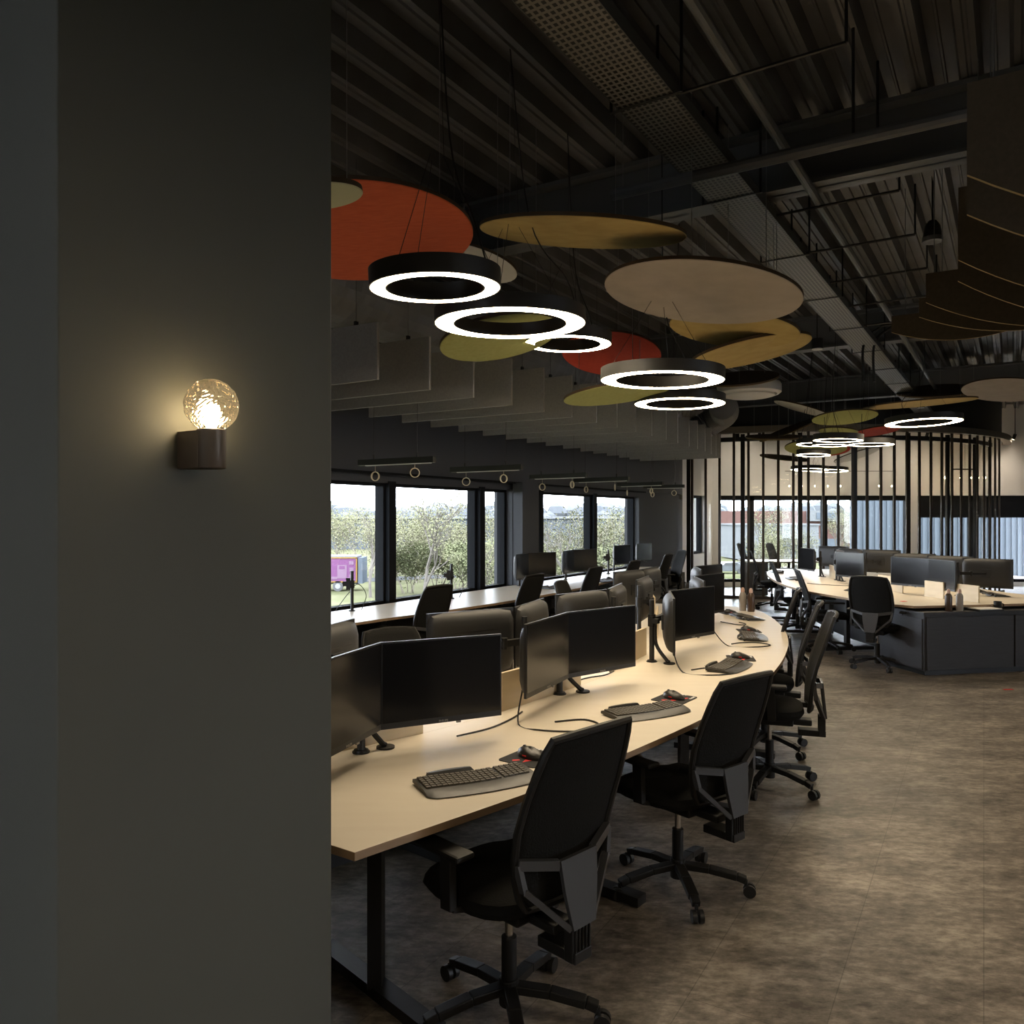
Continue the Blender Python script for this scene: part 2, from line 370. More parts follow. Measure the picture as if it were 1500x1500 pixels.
# distant woodland band
random.seed(5); mb=MB()
for k in range(420):
    x=random.uniform(-150,260); y=random.uniform(270,300); r=random.uniform(3,5.5); z=G0+random.uniform(4,8.5)
    mb.lathe([(.01,-r*.9),(r*.7,-r*.6),(r,0),(r*.7,r*.6),(.01,r*.95)],(x,y,z),7)
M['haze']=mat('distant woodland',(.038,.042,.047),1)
tag(link('distant_woodland',mb,M['haze']),'hazy grey green band of distant trees on the horizon','trees',kind='stuff')
def tree_meshes(seed,h,spread,nleaf,leafsz,mleaf,depth=5,mbark='bark',bush=False):
    rnd=random.Random(seed); tb=MB(); tips=[]
    def grow(p,d,L,r,k):
        q=p+d*L; m=(p+q)/2+Vector((rnd.uniform(-1,1),rnd.uniform(-1,1),0))*L*.06
        tb.tube([p,m,q],[r,r*.85,r*.7],5 if r>.05 else 3,caps=False); 
        if k<=2: tips.append((q,L)); tips.append((m,L))
        if k==0: return
        for _ in range(3 if k>1 else 2):
            nd=(d+Vector((rnd.uniform(-1,1),rnd.uniform(-1,1),rnd.uniform(-.25,.7)))*spread).normalized()
            grow(q if rnd.random()<.7 else m,nd,L*rnd.uniform(.62,.82),r*.62,k-1)
    if bush:
        for _ in range(6):
            d=Vector((rnd.uniform(-1,1),rnd.uniform(-1,1),rnd.uniform(1,2.2))).normalized(); grow(Vector((rnd.uniform(-.5,.5),rnd.uniform(-.5,.5),0)),d,h*.3,.05,3)
    else: grow(Vector((0,0,0)),Vector((.03,0,1)).normalized(),h*.3,h*.018,depth)
    lb=MB()
    for _ in range(nleaf):
        p,L=rnd.choice(tips); c=p+Vector([rnd.gauss(0,L*.38) for _ in range(3)]); s_=leafsz*rnd.uniform(.6,1.3)
        u=Vector([rnd.uniform(-1,1) for _ in range(3)]).normalized(); v=u.orthogonal().normalized()
        lb.add([c-u*s_,c+v*s_*.6,c+u*s_,c-v*s_*.6],[(0,1,2,3)])
    return tb,lb
def make_tree(seed,label,cat,group,**k):
    t=thing('shrub' if k.get('bush') else 'tree',label,cat,(0,0,0),0,group); ml=k.pop('mleaf')
    tb,lb=tree_meshes(seed,mleaf=None,**k)
    link('trunk',tb,M['twig'] if k.get('bush') else M['bark'],t); 
    link('foliage',lb,ml,t); return t
tA=make_tree(1,'tall bare spring tree outside the second window from the column','tree',None,h=10.5,spread=.62,nleaf=1500,leafsz=.09,mleaf=M['leaf1'])
tA.location=(-6.8,62,G0)
bA=make_tree(2,'dense pale green willow shrub outside left of the dark window pillar','shrub',None,h=5.6,spread=.85,nleaf=7000,leafsz=.11,mleaf=M['leaf2'],bush=True)
bA.location=(-3.4,66,G0)
bB=make_tree(3,'loose yellow green birch thicket right of the purple trailer','shrub',None,h=9.5,spread=.42,nleaf=3600,leafsz=.10,mleaf=M['leaf1'],bush=True)
bB.location=(-13.2,84,G0)
bt=dict(A=tA,a=bA,b=bB)
TREES=[('b',-14.2,98,1.1,'tall thicket standing behind the left mullion, deepest row'),('b',-5.6,99,1.0,'tall pale thicket behind the broad olive shrub'),('b',-2.2,97,1.05,'tall pale thicket left of the dark window pillar, deep row'),('a',-9.9,74,1.1,'olive shrub right beside the left window mullion'),('b',1.3,100,1.1,'tall pale thicket seen past the dark window pillar'),('A',-2.6,58,.62,'small bare tree left of the dark window pillar'),('a',6.2,66,1.1,'olive shrub low in the pane right of the paired monitors'),('a',9.4,70,1.1,'olive shrub low behind the two single monitors'),('b',48,98,.8,'pale shrub outside before the red brick wall'),('b',-10.6,86,1.0,'thicket of thin pale trunks behind the left window mullion'),('b',-16.5,92,1.15,'birch thicket behind the trailer roof outside the leftmost pane'),
 ('b',-20.5,95,1.2,'birch thicket farthest left beyond the purple trailer'),('b',-8.2,90,.95,'pale thicket between the left mullion and the tall bare tree'),
 ('a',-7.6,80,1.05,'olive shrub at the foot of the tall bare tree'),('a',-5.2,76,1.1,'broad olive shrub just right of the tall bare tree'),('a',-1.2,74,1.15,'olive shrub in the narrow pane beside the dark pillar'),
 ('a',1.8,70,1.15,'olive shrub behind the narrow pane right of the dark pillar'),('b',4.6,70,1.0,'yellow green thicket in the pane above the paired monitors'),('b',7.6,72,1.05,'yellow green thicket in the middle of the right hand panes'),
 ('b',10.2,76,1.0,'yellow green thicket behind the rightmost mullion of the window wall'),('b',12.6,78,1.0,'yellow green thicket in the rightmost pane of the window wall'),
 ('A',-12.6,70,.8,'slender bare tree left of the first window mullion'),('A',3.9,50,.75,'bare branching tree in the wide pane above the paired monitors'),('A',6.9,42,.62,'small bare forked tree in the rightmost pane above two single monitors'),
 ('A',28,90,.9,'bare tree outside the meeting room beside the parked cars'),('A',36,88,.85,'bare tree in front of the brick building'),('b',33,92,.8,'low yellow shrub seen between the first meeting room slats'),('A',42,95,.9,'bare tree outside the meeting room near the white building corner'),
 ('b',25.5,80,.8,'shrub outside behind the narrow end pane of the meeting room')]
for i,(k,x,y,s,l) in enumerate(TREES): dup(bt[k],(x,y,G0),i*1.3,l,scale=(s,s,s))
# trailer
t=thing('truck_trailer','purple curtain sided truck trailer with yellow edging outside the left window','truck',(-14.9,77,G0))
link('curtain',MB().box((-6.6,0,2.1),(13,2.5,2.3)),M['purple'],t)
mb=MB(); mb.box((-6.6,-1.27,3.24),(13.1,.06,.13)); mb.box((-6.6,-1.27,.92),(13.1,.06,.13)); mb.box((-.1,-1.27,2.1),(.13,.06,2.3)); link('edging',mb,M['yellow'],t)
link('roof',MB().box((-6.6,0,3.35),(13.1,2.55,.12)),M['warew'],t)
link('rear_door',MB().box((.25,0,2.0),(.45,2.4,2.5)),M['clad'],t)
mb=MB(); mb.box((-1.5,-1.27,1.9),(.9,.02,1.3)); mb.box((-1.5,-1.28,2.3),(.55,.02,.3),mi=1); mb.box((-2.4,-1.27,1.3),(.9,.02,.25)); mb.box((-.6,-1.27,2.75),(.45,.02,.35)); mb.box((-.6,-1.27,2.1),(.4,.02,.4)); mb.box((-.6,-1.27,1.5),(.4,.02,.3))
link('print',mb,[M['lilac'],M['purple']],t)
R90=Euler((PI/2,0,0)).to_matrix()
for x in (-1.9,-3.2,-4.5,-11):
    wh=link('wheel',MB().cyl((x,-1.0,.5),.5,.3,18,R=R90),M['tyre'],t); link('wheel_hub',MB().cyl((x,-1.31,.5),.26,.02,14,R=R90),M['hub'],wh)
link('chassis',MB().box((-6,0,.8),(12,.9,.3)),M['tyre'],t)
# buildings seen through the meeting room
b=thing('brick_building','red brick building with white upper storey seen through the meeting room','building',(62,170,G0))
link('wall',MB().box((-4,0,4.2),(34,12,8.4)),M['brick'],b); link('upper_storey',MB().box((6,-3,7.4),(13,10,2.2)),M['render'],b)
for k in range(5): link('window',MB().box((1.6+k*2.2,-8.1,7.4),(1.6,.1,1.3)),M['clad'],b)
link('base',MB().box((2,-6.1,1.3),(8,.3,2.6)),M['clad'],b)
b=thing('white_building','low white flat roofed building in front of the brick building','building',(44,135,G0))
link('wall',MB().box((0,0,3),(14,9,5.6)),M['render'],b); link('roof',MB().box((0,0,5.9),(14.4,9.4,.25)),M['warew'],b); link('window',MB().box((0,-4.55,1.8),(12,.1,1.4)),M['ware'],b)
b=thing('clad_facade','blue grey vertically ribbed facade outside the right meeting room windows','building',(26,33,G0))
mb=MB().box((0,.4,7),(23,.6,14))
for k in range(92): mb.box((-11.4+k*.25,.08,7),(.12,.06,14))
link('ribbed_cladding',mb,M['clad'],b)
def car(x,y,rz,label,colr):
    c=thing('car',label,'car',(x,y,G0),rz); mb=MB()
    prof=[(-2.1,.3),(-2.15,.8),(-1.7,.98),(-1.0,1.02),(-.5,1.42),(1.0,1.45),(1.7,1.02),(2.1,.95),(2.15,.3)]
    n=len(prof); mb.add([(a_,-.85,z) for a_,z in prof]+[(a_,.85,z) for a_,z in prof],[tuple(range(n)),tuple(range(2*n-1,n-1,-1))]+[(i,i+n,(i+1)%n+n,(i+1)%n) for i in range(n)])
    link('body',mb,mat('car paint',colr,.3),c,bevel=.04)
    link('side_window',MB().box((.2,-.86,1.2),(1.6,.02,.3)),M['tyre'],c)
    for wx in (-1.35,1.35): link('wheel',MB().cyl((wx,-.7,.33),.33,.2,14,R=R90),M['tyre'],c)
    link('tail_lamp',MB().box((2.1,-.7,.8),(.12,.25,.15)),M['redp'],c)
car(27.4,100,.1,'dark parked car outside, leftmost behind the slats',(.04,.045,.05)); car(31.5,101,-.1,'silver parked car outside between two slats',(.08,.083,.086))
car(34.8,96,.05,'white parked car outside beside the bare tree',(.1,.1,.1))

# ------------------------------------------------------------------ ceiling services
for k,a_ in enumerate((-4.9,.3,5.55,10.95,15.9)):
    c=A*a_; t=thing('steel_beam',('dark steel beam crossing the ceiling, '+('behind the camera','nearest overhead','in front of the perforated tray start','beyond the olive and gold discs','farthest, by the round meeting room')[k]),'beam',(c.x,c.y,3.9),math.atan2(B.y,B.x))
    mb=MB(); mb.box((3,0,.012),(22,.2,.024)); mb.box((3,0,.2),(22,.02,.4)); mb.box((3,0,.42),(22,.2,.03)); link('beam_profile',mb,M['rib'],t)
    if k in (2,3):
        mb=MB(); mb.bar((-1.5,.1,.35),(-2.6,1.4,.4),.06,.06); mb.bar((1.0,.1,.35),(2.2,-1.3,.4),.06,.06); link('brace',mb,M['steel'],t)
d32=Vector((math.sin(math.radians(32.7)),math.cos(math.radians(32.7)),0))
h32=math.atan2(d32.y,d32.x)
# perforated cable tray (chunks of slotted sheet with hangers)
t=thing('cable_tray','long perforated grey cable tray running diagonally under the ceiling','cable tray',(1.3,4.94,3.8),h32)
mb=MB(); mb.box((3.9,.147,.03),(19,.006,.07)); mb.box((3.9,-.147,.03),(19,.006,.07)); link('side_rail',mb,M['steel'],t)
def perfmat():
    m=mat('perforated sheet',(.19,.18,.16),.5); n=m.node_tree; b=n.nodes['Principled BSDF']
    tc=n.nodes.new('ShaderNodeTexCoord'); mp=n.nodes.new('ShaderNodeMapping'); mp.inputs['Scale'].default_value=(26,33,1); n.links.new(tc.outputs['Object'],mp.inputs[0])
    fr=n.nodes.new('ShaderNodeVectorMath'); fr.operation='FRACTION'; n.links.new(mp.outputs[0],fr.inputs[0])
    sb=n.nodes.new('ShaderNodeVectorMath'); sb.operation='SUBTRACT'; sb.inputs[1].default_value=(.5,.5,0); n.links.new(fr.outputs[0],sb.inputs[0])
    ab=n.nodes.new('ShaderNodeVectorMath'); ab.operation='ABSOLUTE'; n.links.new(sb.outputs[0],ab.inputs[0])
    sx=n.nodes.new('ShaderNodeSeparateXYZ'); n.links.new(ab.outputs[0],sx.inputs[0])
    l1=n.nodes.new('ShaderNodeMath'); l1.operation='LESS_THAN'; l1.inputs[1].default_value=.3; n.links.new(sx.outputs[0],l1.inputs[0])
    l2=n.nodes.new('ShaderNodeMath'); l2.operation='LESS_THAN'; l2.inputs[1].default_value=.30; n.links.new(sx.outputs[1],l2.inputs[0])
    mu=n.nodes.new('ShaderNodeMath'); mu.operation='MULTIPLY'; n.links.new(l1.outputs[0],mu.inputs[0]); n.links.new(l2.outputs[0],mu.inputs[1])
    mx=n.nodes.new('ShaderNodeMix'); mx.data_type='RGBA'; mx.inputs[6].default_value=(.19,.18,.16,1); mx.inputs[7].default_value=(.008,.008,.008,1)
    n.links.new(mu.outputs[0],mx.inputs[0]); n.links.new(mx.outputs[2],b.inputs['Base Color']); return m
link('perforated_base',MB().box((3.9,0,0),(19,.29,.006)),perfmat(),t)
for k in range(13):
    x=-4+k*1.42; mb=MB(); mb.tube([(x,-.19,.62),(x,-.19,-.01),(x,.19,-.01),(x,.19,.62)],.009,6); link('hanger',mb,M['black'],t)
# sprinkler pipe on brackets
t=thing('sprinkler_pipe','slim grey sprinkler pipe running parallel to the perforated tray','pipe',(2.1*.9395,5.52*.9395,3.861),h32)
link('pipe',MB().tube([(-4,0,0),(1.2,0,0),(4.6,0,0),(11,0,0)],.028,10),M['rib'],t)
for k in range(8):
    x=-2.6+k*.95; mb=MB(); mb.tube([(x,-.5,-.03),(x,.42,-.03)],.01,6); mb.tube([(x,-.5,-.03),(x,-.5,.35)],.008,6); mb.tube([(x,.4,-.03),(x,.4,.35)],.008,6); link('bracket',mb,M['black'],t)
t=thing('water_pipe','thick grey pipe crossing the ceiling above the gold disc','pipe',(A*4.55+Vector((0,0,3.72))),math.atan2(B.y,B.x))
mb=MB().tube([(-2,0,0),(1.5,0,0)],.035,10); link('pipe',mb,M['rib'],t); link('branch_pipe',MB().tube([(-2,.16,.05),(1.3,.16,.08)],.018,8),M['rib'],t); link('clamp',MB().tube([(-.6,0,0),(-.6,0,.6)],.008,6),M['black'],t)
# pipes looping near the second beam
t=thing('refrigerant_pipe','pair of black pipes bending down beside the second beam','pipe',(0,0,0))
for k in range(2):
    mb=MB().tube(spline([(4.3+k*.13,9.6,3.35),(4.3+k*.13,9.6,3.8),(4.45+k*.13,9.55,3.98),(4.7+k*.13,9.4,4.02),(6.5,8.7,4.04)],6),.016,6); link('pipe',mb,M['black'],t)
# spiral duct
t=thing('spiral_duct','large dark round spiral duct above the grey baffles','duct',(-1.42,6.1,3.52),HA)
prof=[]; 
mb=MB(); pts=[(-7+i*.06,0,0) for i in range(260)]; rr=[.33+(.006 if i%3==0 else 0) for i in range(260)]; mb.tube(pts,rr,26); link('duct_body',mb,M['duct'],t,smooth=False)
mb=MB(); sp=spline([(7.6,0,0),(8.0,.1,-.05),(8.15,.35,-.15),(8.1,.6,-.3)],14); mb.tube(sp,[.2+.02*(i%2) for i in range(len(sp))],16); mb.v=[(x,y-.9,z-.12) for x,y,z in mb.v]; link('flexible_end',mb,M['duct'],t)
# ceiling speaker, cans
t=thing('ceiling_speaker','black bell shaped ceiling speaker with pale rim at upper right','speaker',P(1366,346,6.2))
link('bell',MB().lathe([(.001,.12),(.03,.12),(.055,.08),(.07,0),(.074,-.01)],n=24),M['black'],t,smooth=True); link('rim',MB().lathe([(.074,-.01),(.076,-.045),(.06,-.045),(.001,-.03)],n=24),M['grey'],t); link('bracket',MB().tube([(0,0,.12),(0,0,.55)],.008,6),M['black'],t)
for px,py,Y,l in ((1197,511,9.6,'small black ceiling downlight with white face beside the tray'),(1275,528,12.2,'small white faced downlight just below the perforated tray'),(1349,597,15,'small round white detector near the meeting room'),):
    t=thing('ceiling_downlight',l,'ceiling light',P(px,py,Y)); link('body',MB().cyl((0,0,0),.07,.12,20),M['black'],t); link('face',MB().cyl((0,0,-.01),.062,.012,20),M['whiteplastic'],t); link('stem',MB().tube([(0,0,.1),(0,0,.85)],.006,5),M['black'],t)
# round air cassette
t=thing('air_cassette','round white ceiling air conditioning cassette beside the lowest front ring lamp','air conditioner',(3.5,11.6,3.50))
link('housing',MB().lathe([(.001,.17),(.44,.17),(.46,.14),(.46,.03),(.42,.0),(.40,.0),(.40,.05),(.001,.05)],n=48),M['whiteplastic'],t,smooth=True)
link('face_disc',MB().lathe([(.001,-.035),(.30,-.035),(.36,-.02),(.37,0),(.001,.01)],n=48),M['whiteplastic'],t,smooth=True); link('hanger',MB().tube([(0,0,.17),(0,0,.9)],.01,6),M['black'],t)

# ------------------------------------------------------------------ felt discs
def disc(name,c,n,D,mface,label,wires=3,medge='edge'):
    N=Vector((n[0],n[1],1)).normalized(); 
    t=thing('acoustic_disc',label,'acoustic panel',c)
    Rm=N.to_track_quat('Z','Y').to_matrix(); r=D/2; th=.024
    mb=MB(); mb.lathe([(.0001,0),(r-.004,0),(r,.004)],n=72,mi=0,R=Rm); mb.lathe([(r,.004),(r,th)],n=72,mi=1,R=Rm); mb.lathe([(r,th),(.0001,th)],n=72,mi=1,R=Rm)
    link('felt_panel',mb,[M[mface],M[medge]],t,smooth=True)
    for k in range(wires):
        a_=2*PI*k/wires+.6; p=Rm@Vector((r*.72*math.cos(a_),r*.72*math.sin(a_),th)); top=ZC-c[2]
        mb=MB().tube([p,(p.x,p.y,top-.012)],.0022,4); link('suspension_wire',mb,M['wire'],t)
    return t
DISCS=[('cream',(-.779,3.10,2.96),(-0.130,-0.144),.38,'fcream','small pale green felt disc cut off by the dark column'),
('orange',(-0.80,4.05,3.14),(-0.056,0.066),1.2,'fr','large orange red felt disc behind the nearest ring lamp'),
('white',(-0.35,6.20,3.70),(0.237,0.026),.8,'fwhite','off white felt disc half hidden behind the nearest ring lamp'),
('gold',(0.41,4.59,3.35),(0.056,-0.209),1.2,'fgold','large gold felt disc highest in the middle of the ceiling'),
('greige',(1.17,4.86,3.07),(0.149,0.012),1.2,'fgreige','large pale greige felt disc in front of the gold pair'),
('gold2',(1.57,5.57,3.02),(0.159,0.009),.9,'fgold','gold felt disc directly beneath the big greige disc'),
('gold3',(1.80,5.95,2.94),(-0.162,0.056),.9,'fgold','tilted ochre felt disc lowest and behind the gold one'),
('green',(-0.08,5.18,2.87),(-0.184,0.128),.8,'fgreen','olive green felt disc seen through the second ring lamp'),
('red',(0.90,7.14,3.17),(0.107,0.239),.9,'fred','bright red felt disc behind the ring lamps in the middle'),
('green2',(0.88,6.56,2.72),(-0.113,0.040),.9,'fgreen','olive green felt disc below the red one'),
('dark',(2.76,9.49,3.36),(-0.142,-0.337),.9,'fgold','gold edged disc showing its dark top above the air cassette'),
('white2',(4.66,12.62,3.43),(0.308,-0.117),.9,'fwhite','slanted white felt disc right of the air cassette'),
('green3',(4.88,11.52,3.15),(-0.014,0.124),.9,'fgreen','olive felt disc at the tip of the slanted white one'),
('edge',(4.79,13.5,3.194),(-0.419,-0.067),1.08,'fgold','steeply tilted thin disc with gold underside before the slats'),
('flat',(4.33,12.99,3.01),(-0.028,-0.186),.9,'fgold','flat disc seen nearly edge on at the slat tops'),
('green4',(5.18,13.4,2.866),(0.095,0.155),1.0,'fgreen','olive disc below the cluster of small ring lamps'),
('red2',(5.67,14.03,2.88),(0.022,0.215),.7,'fred','small red disc peeking out right of the lowest olive disc'),
('olive',(5.34,12.85,3.09),(0.114,0.068),.6,'fgreen','smallest olive disc just above the cluster of ring lamps'),
('red3',(6.38,13.77,3.19),(-0.079,0.129),.8,'fred','red disc tilted behind the far right ring lamp'),
('brown',(7.08,13.10,3.79),(-0.136,-0.290),1.2,'fgold','disc showing its brown top beside the beige disc at right'),
('goldthin',(5.88,11.36,3.33),(-0.063,-0.044),1.5,'fgold','wide gold disc seen as a thin strip at right'),
('beige',(7.53,11.96,3.62),(0.163,0.089),1.2,'fgreige','beige felt disc at the right edge of the picture'),
('dark3',(6.05,17.45,3.0),(0.074,-0.206),1.05,'fgreen','dark disc inside the meeting room, left of its ring lamps'),
('white3',(7.89,17.97,3.10),(-0.237,0.205),1.0,'fwhite','white disc inside the meeting room')]
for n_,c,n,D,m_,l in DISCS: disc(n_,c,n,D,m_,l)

# ------------------------------------------------------------------ ring lamps
def ring_lamp(c,n,D,label,h=.075,bw=None):
    N=Vector((n[0],n[1],1)).normalized(); Rm=N.to_track_quat('Z','Y').to_matrix(); r=D/2; w=.265*r
    t=thing('ring_lamp',label,'ceiling lamp',c)
    mb=MB(); mb.lathe([(r,.0),(r,h),(r-w,h),(r-w,.0)],n=72,R=Rm); link('housing',mb,M['ringside'],t,smooth=True)
    mb=MB(); mb.lathe([(r,-.001),(r-.006,-.001)],n=72,R=Rm); mb.lathe([(r-w+.006,-.001),(r-w,-.001)],n=72,R=Rm); link('rim',mb,M['lip'],t)
    mb=MB(); mb.lathe([(r-.006,0),(r-w+.006,0)],n=72,R=Rm); link('diffuser',mb,M['ringlit'],t)
    for k in range(3):
        a_=2*PI*k/3+.4; p=Rm@Vector(((r-w/2)*math.cos(a_),(r-w/2)*math.sin(a_),h)); link('suspension_wire',MB().tube([p,(p.x*.15,p.y*.15,.55)] if k else [p,(p.x*.15,p.y*.15,.55),(0,0,ZC-c[2]-.012)],.0015,4),M['black'],t)
    p=Rm@Vector((r-w/2,0,h)); link('power_cable',MB().tube(spline([p,(p.x-.05,p.y,.25),(p.x*.3,p.y+.03,.6),(0,.01,ZC-c[2]-.012)],6),.004,5),M['cable'],t)
RINGS=[((-0.32,3.28,2.653),(-0.023,-0.052),.55,'nearest ring lamp, in front of the orange red disc'),
((-0.011,4.42,2.784),(-0.001,-0.033),.85,'second ring lamp, in front of the olive disc'),
((0.38,5.37,2.88),(0.014,-0.019),.6,'small ring lamp behind the right rim of the second one'),
((0.98,5.13,2.59),(0.021,-0.019),.8,'wide ring lamp under the ochre disc'),
((1.50,7.03,2.71),(0.012,-0.003),.8,'ring lamp lowest in the front cluster, left of the air cassette'),
((5.25,10.02,2.90),(-0.017,0.025),.9,'far right ring lamp, alone above the slat partition'),
((5.03,11.00,2.71),(0.020,-0.003),.6,'ring lamp rightmost in the small far cluster'),
((4.07,9.8,2.652),(0.033,-0.017),.59,'widest ring lamp topmost in the small far cluster'),
((4.71,12.3,2.83),(0.047,0.033),.49,'ring lamp leftmost in the small far cluster'),
((4.54,11.2,2.716),(0.033,-0.009),.49,'ring lamp under the widest one of the far cluster'),
((4.57,11.9,2.634),(0.040,0.024),.49,'ring lamp hanging lowest before the slats'),
((6.6,17.4,2.74),(0.032,0.023),.8,'left ring lamp inside the meeting room'),
((7.2,17.8,2.74),(0.035,0.028),.8,'right ring lamp inside the meeting room'),
((4.6,4.6,2.9),(0,0),.9,'ring lamp over the aisle, outside the picture to the right'),
((2.6,.6,2.9),(0,0),.9,'ring lamp over the aisle behind the camera'),
((8.5,8.5,2.9),(0,0),.9,'ring lamp over the right desk island outside the picture'),
((-.6,-1.6,2.9),(0,0),.9,'ring lamp behind the camera')]
for r in RINGS: ring_lamp(*r)

# ------------------------------------------------------------------ grey baffles
BR=[(554,556),(630,571),(694,582.4),(750,593.6),(797,603),(838,611),(874,619),(904,626),(931.6,632.6),(955,638.6),(976,644),(993,649),(1009.6,654),(1022,657.6),(1033,661.5),(1042,665),(1049,668),(1055,671)]
for i,(px,py) in enumerate(BR):
    Y=1150/(757-py); R_=Vector(((px-750)/1150*Y,Y,0)); L=(R_-W0).dot(B)-.39
    c=R_-B*(L/2); t=thing('acoustic_baffle','hanging grey felt baffle, %s of the row counted from the column'%ORD[i],'acoustic panel',(c.x,c.y,2.7),math.atan2(B.y,B.x),'grey felt baffles above the window desk')
    link('felt_panel',MB().box((0,0,.21),(L,.024,.42)),M['felt'],t,bevel=.002)
    for s in (-1,1):
        x=s*L*.36; link('hanger',MB().tube([(x,0,.42),(x,0,ZC-2.7)],.002,4).box((x,0,.435),(.02,.03,.03)),M['black'],t)
# brown curved baffles at upper right
BB=[((3.09,6.39),1.05,.115,3.33),((3.06,5.9),1.4,.178,3.34),((2.9,5.5),1.7,.26,3.40),((2.84,5.0),2.0,.37,3.63),((2.61,4.59),2.2,.40,3.62),((2.26,3.9),2.4,.42,3.6),((2.0,3.45),2.4,.42,3.6)]
for i,((x,y),w,h,zt) in enumerate(BB):
    t=thing('curved_baffle','dark brown felt baffle with bowed lower edge, %s from the back of the group'%ORD[i],'acoustic panel',(x,y,3.2),math.atan2(B.y,B.x),'brown bowed baffles at upper right')
    n=24; bot=[(w*k/n,-4*h*(k/n)*(1-k/n)) for k in range(n+1)]; prof=bot+[(w,zt-3.2),(0,zt-3.2)]
    N=len(prof); mb=MB(); mb.add([(a_,-.012,z) for a_,z in prof]+[(a_,.012,z) for a_,z in prof],[tuple(range(N))[::-1],tuple(range(N,2*N))],0)
    k0=0; mb.f+=[(i_,(i_+1)%N,(i_+1)%N+N,i_+N) for i_ in range(N)]; mb.m+=[1]*N
    link('felt_panel',mb,[M['brownfelt'],M['litedge']],t)
    link('hanger',MB().tube([(.1,0,zt-3.2),(.1,0,ZC-3.2)],.003,4),M['rib'],t)

# ------------------------------------------------------------------ linear window lamps with cable coils
LL=[((-1.47,7.57),(-.70,7.1)),((-.674,8.71),(.107,8.21)),((.24,10.27),(.93,9.75)),((.90,11.27),(1.59,10.65)),((1.72,12.8),(2.35,12.2)),((2.3,13.7),(2.92,13.3))]
nm=['nearest the column','second from the column','third from the column','fourth from the column','fifth from the column','farthest, against the dark end wall']
for i,(p,q) in enumerate(LL):
    p=Vector((*p,2.2));q=Vector((*q,2.2)); L=(q-p).length; d=q-p
    t=thing('linear_lamp','slim black suspended linear lamp over the window desk, '+nm[i],'ceiling lamp',p,math.atan2(d.y,d.x),'linear lamps over the window desk')
    link('profile',MB().box((L/2,0,.02),(L,.05,.055)),M['black'],t); link('diffuser',MB().box((L/2+.02,0,-.011),(L*.86,.03,.008)),M['whiteplastic'],t)
    for x in (.2*L,.78*L):
        link('suspension_wire',MB().tube([(x,0,.045),(x,0,ZC-2.2)],.0022,4).cyl((x,0,.045),.009,.045,8),M['black'],t)
    for j,x in enumerate((.22*L,.75*L)):
        mb=MB(); rr=.042; cz=-.115+.02*j; tw=.5*(i+j)
        for rep in range(2):
            mb.tube([(x+rr*math.cos(a_)*math.cos(tw+rep*.3),rr*math.cos(a_)*math.sin(tw+rep*.3),cz+rr*math.sin(a_)) for a_ in [2*PI*k/20 for k in range(20)]],.005,6,closed=True)
        mb.tube([(x,0,cz+rr),(x,0,-.005)],.002,4); link('cable_coil',mb,M['coil'],t,smooth=True)

# ------------------------------------------------------------------ round meeting room slat partition
CX,CY,CR=6.9,21.6,5.7; ZT=3.44
def cp(th,r=CR,z=0): return Vector((CX+r*math.sin(th),CY-r*math.cos(th),z))
t=thing('slat_partition','curved partition of thin dark vertical slats with glass around the meeting room','partition',(0,0,0))
def arcband(r0,r1,z0,z1,t0,t1,n=60):
    mb=MB(); vs=[];fs=[]
    for k in range(n+1):
        a_=t0+(t1-t0)*k/n
        for r,z in ((r0,z0),(r1,z0),(r1,z1),(r0,z1)): vs.append(cp(a_,r,z))
    for k in range(n):
        for j in range(4): fs.append((4*k+j,4*k+(j+1)%4,4*k+4+(j+1)%4,4*k+4+j))
    fs+= [(0,1,2,3),(4*n+3,4*n+2,4*n+1,4*n)]
    return mb.add(vs,fs)
T0,T1=-.62,.82
link('top_rail',arcband(CR-.1,CR+.08,ZT,ZT+.13,T0,1.1),M['rail'],t); link('bottom_rail',arcband(CR-.04,CR+.04,0,.06,T0,T1),M['slat'],t)
link('soffit_band',arcband(CR-.2,CR-.1,ZT+.05,ZC,T0,.93),M['black'],t); link('head_rail',arcband(CR-.32,CR-.2,ZT-.15,ZT-.06,T0,T1),M['black'],t)
k=0; th=-.564
while th<T1:
    c=cp(th); link('slat',MB().box((c.x,c.y,(ZT+.1)/2),(.05,.03,ZT+.05),rot=th),M['slat'],t); th+=.0513; k+=1
def px2th(px,r):
    u=(px-750)/1150; A_=u*u+1;B_=-2*(u*CX+CY);C_=CX*CX+CY*CY-r*r; D_=B_*B_-4*A_*C_; tt=(-B_-math.sqrt(max(D_,0)))/(2*A_); return math.atan2(u*tt-CX,-(tt-CY))
ms=[px2th(x,CR-.25) for x in (1009,1088,1172,1252,1330,1388,1428)]+[.82]
for a_ in ms: c=cp(a_,CR-.25); link('mullion',MB().box((c.x,c.y,ZT/2),(.085,.05,ZT),rot=a_),M['black'],t)
for a0,a1 in zip(ms[:-1],ms[1:]): link('glass_panel',arcband(CR-.256,CR-.246,.05,ZT-.1,a0+.008,a1-.008,8),M['glass2'],t)
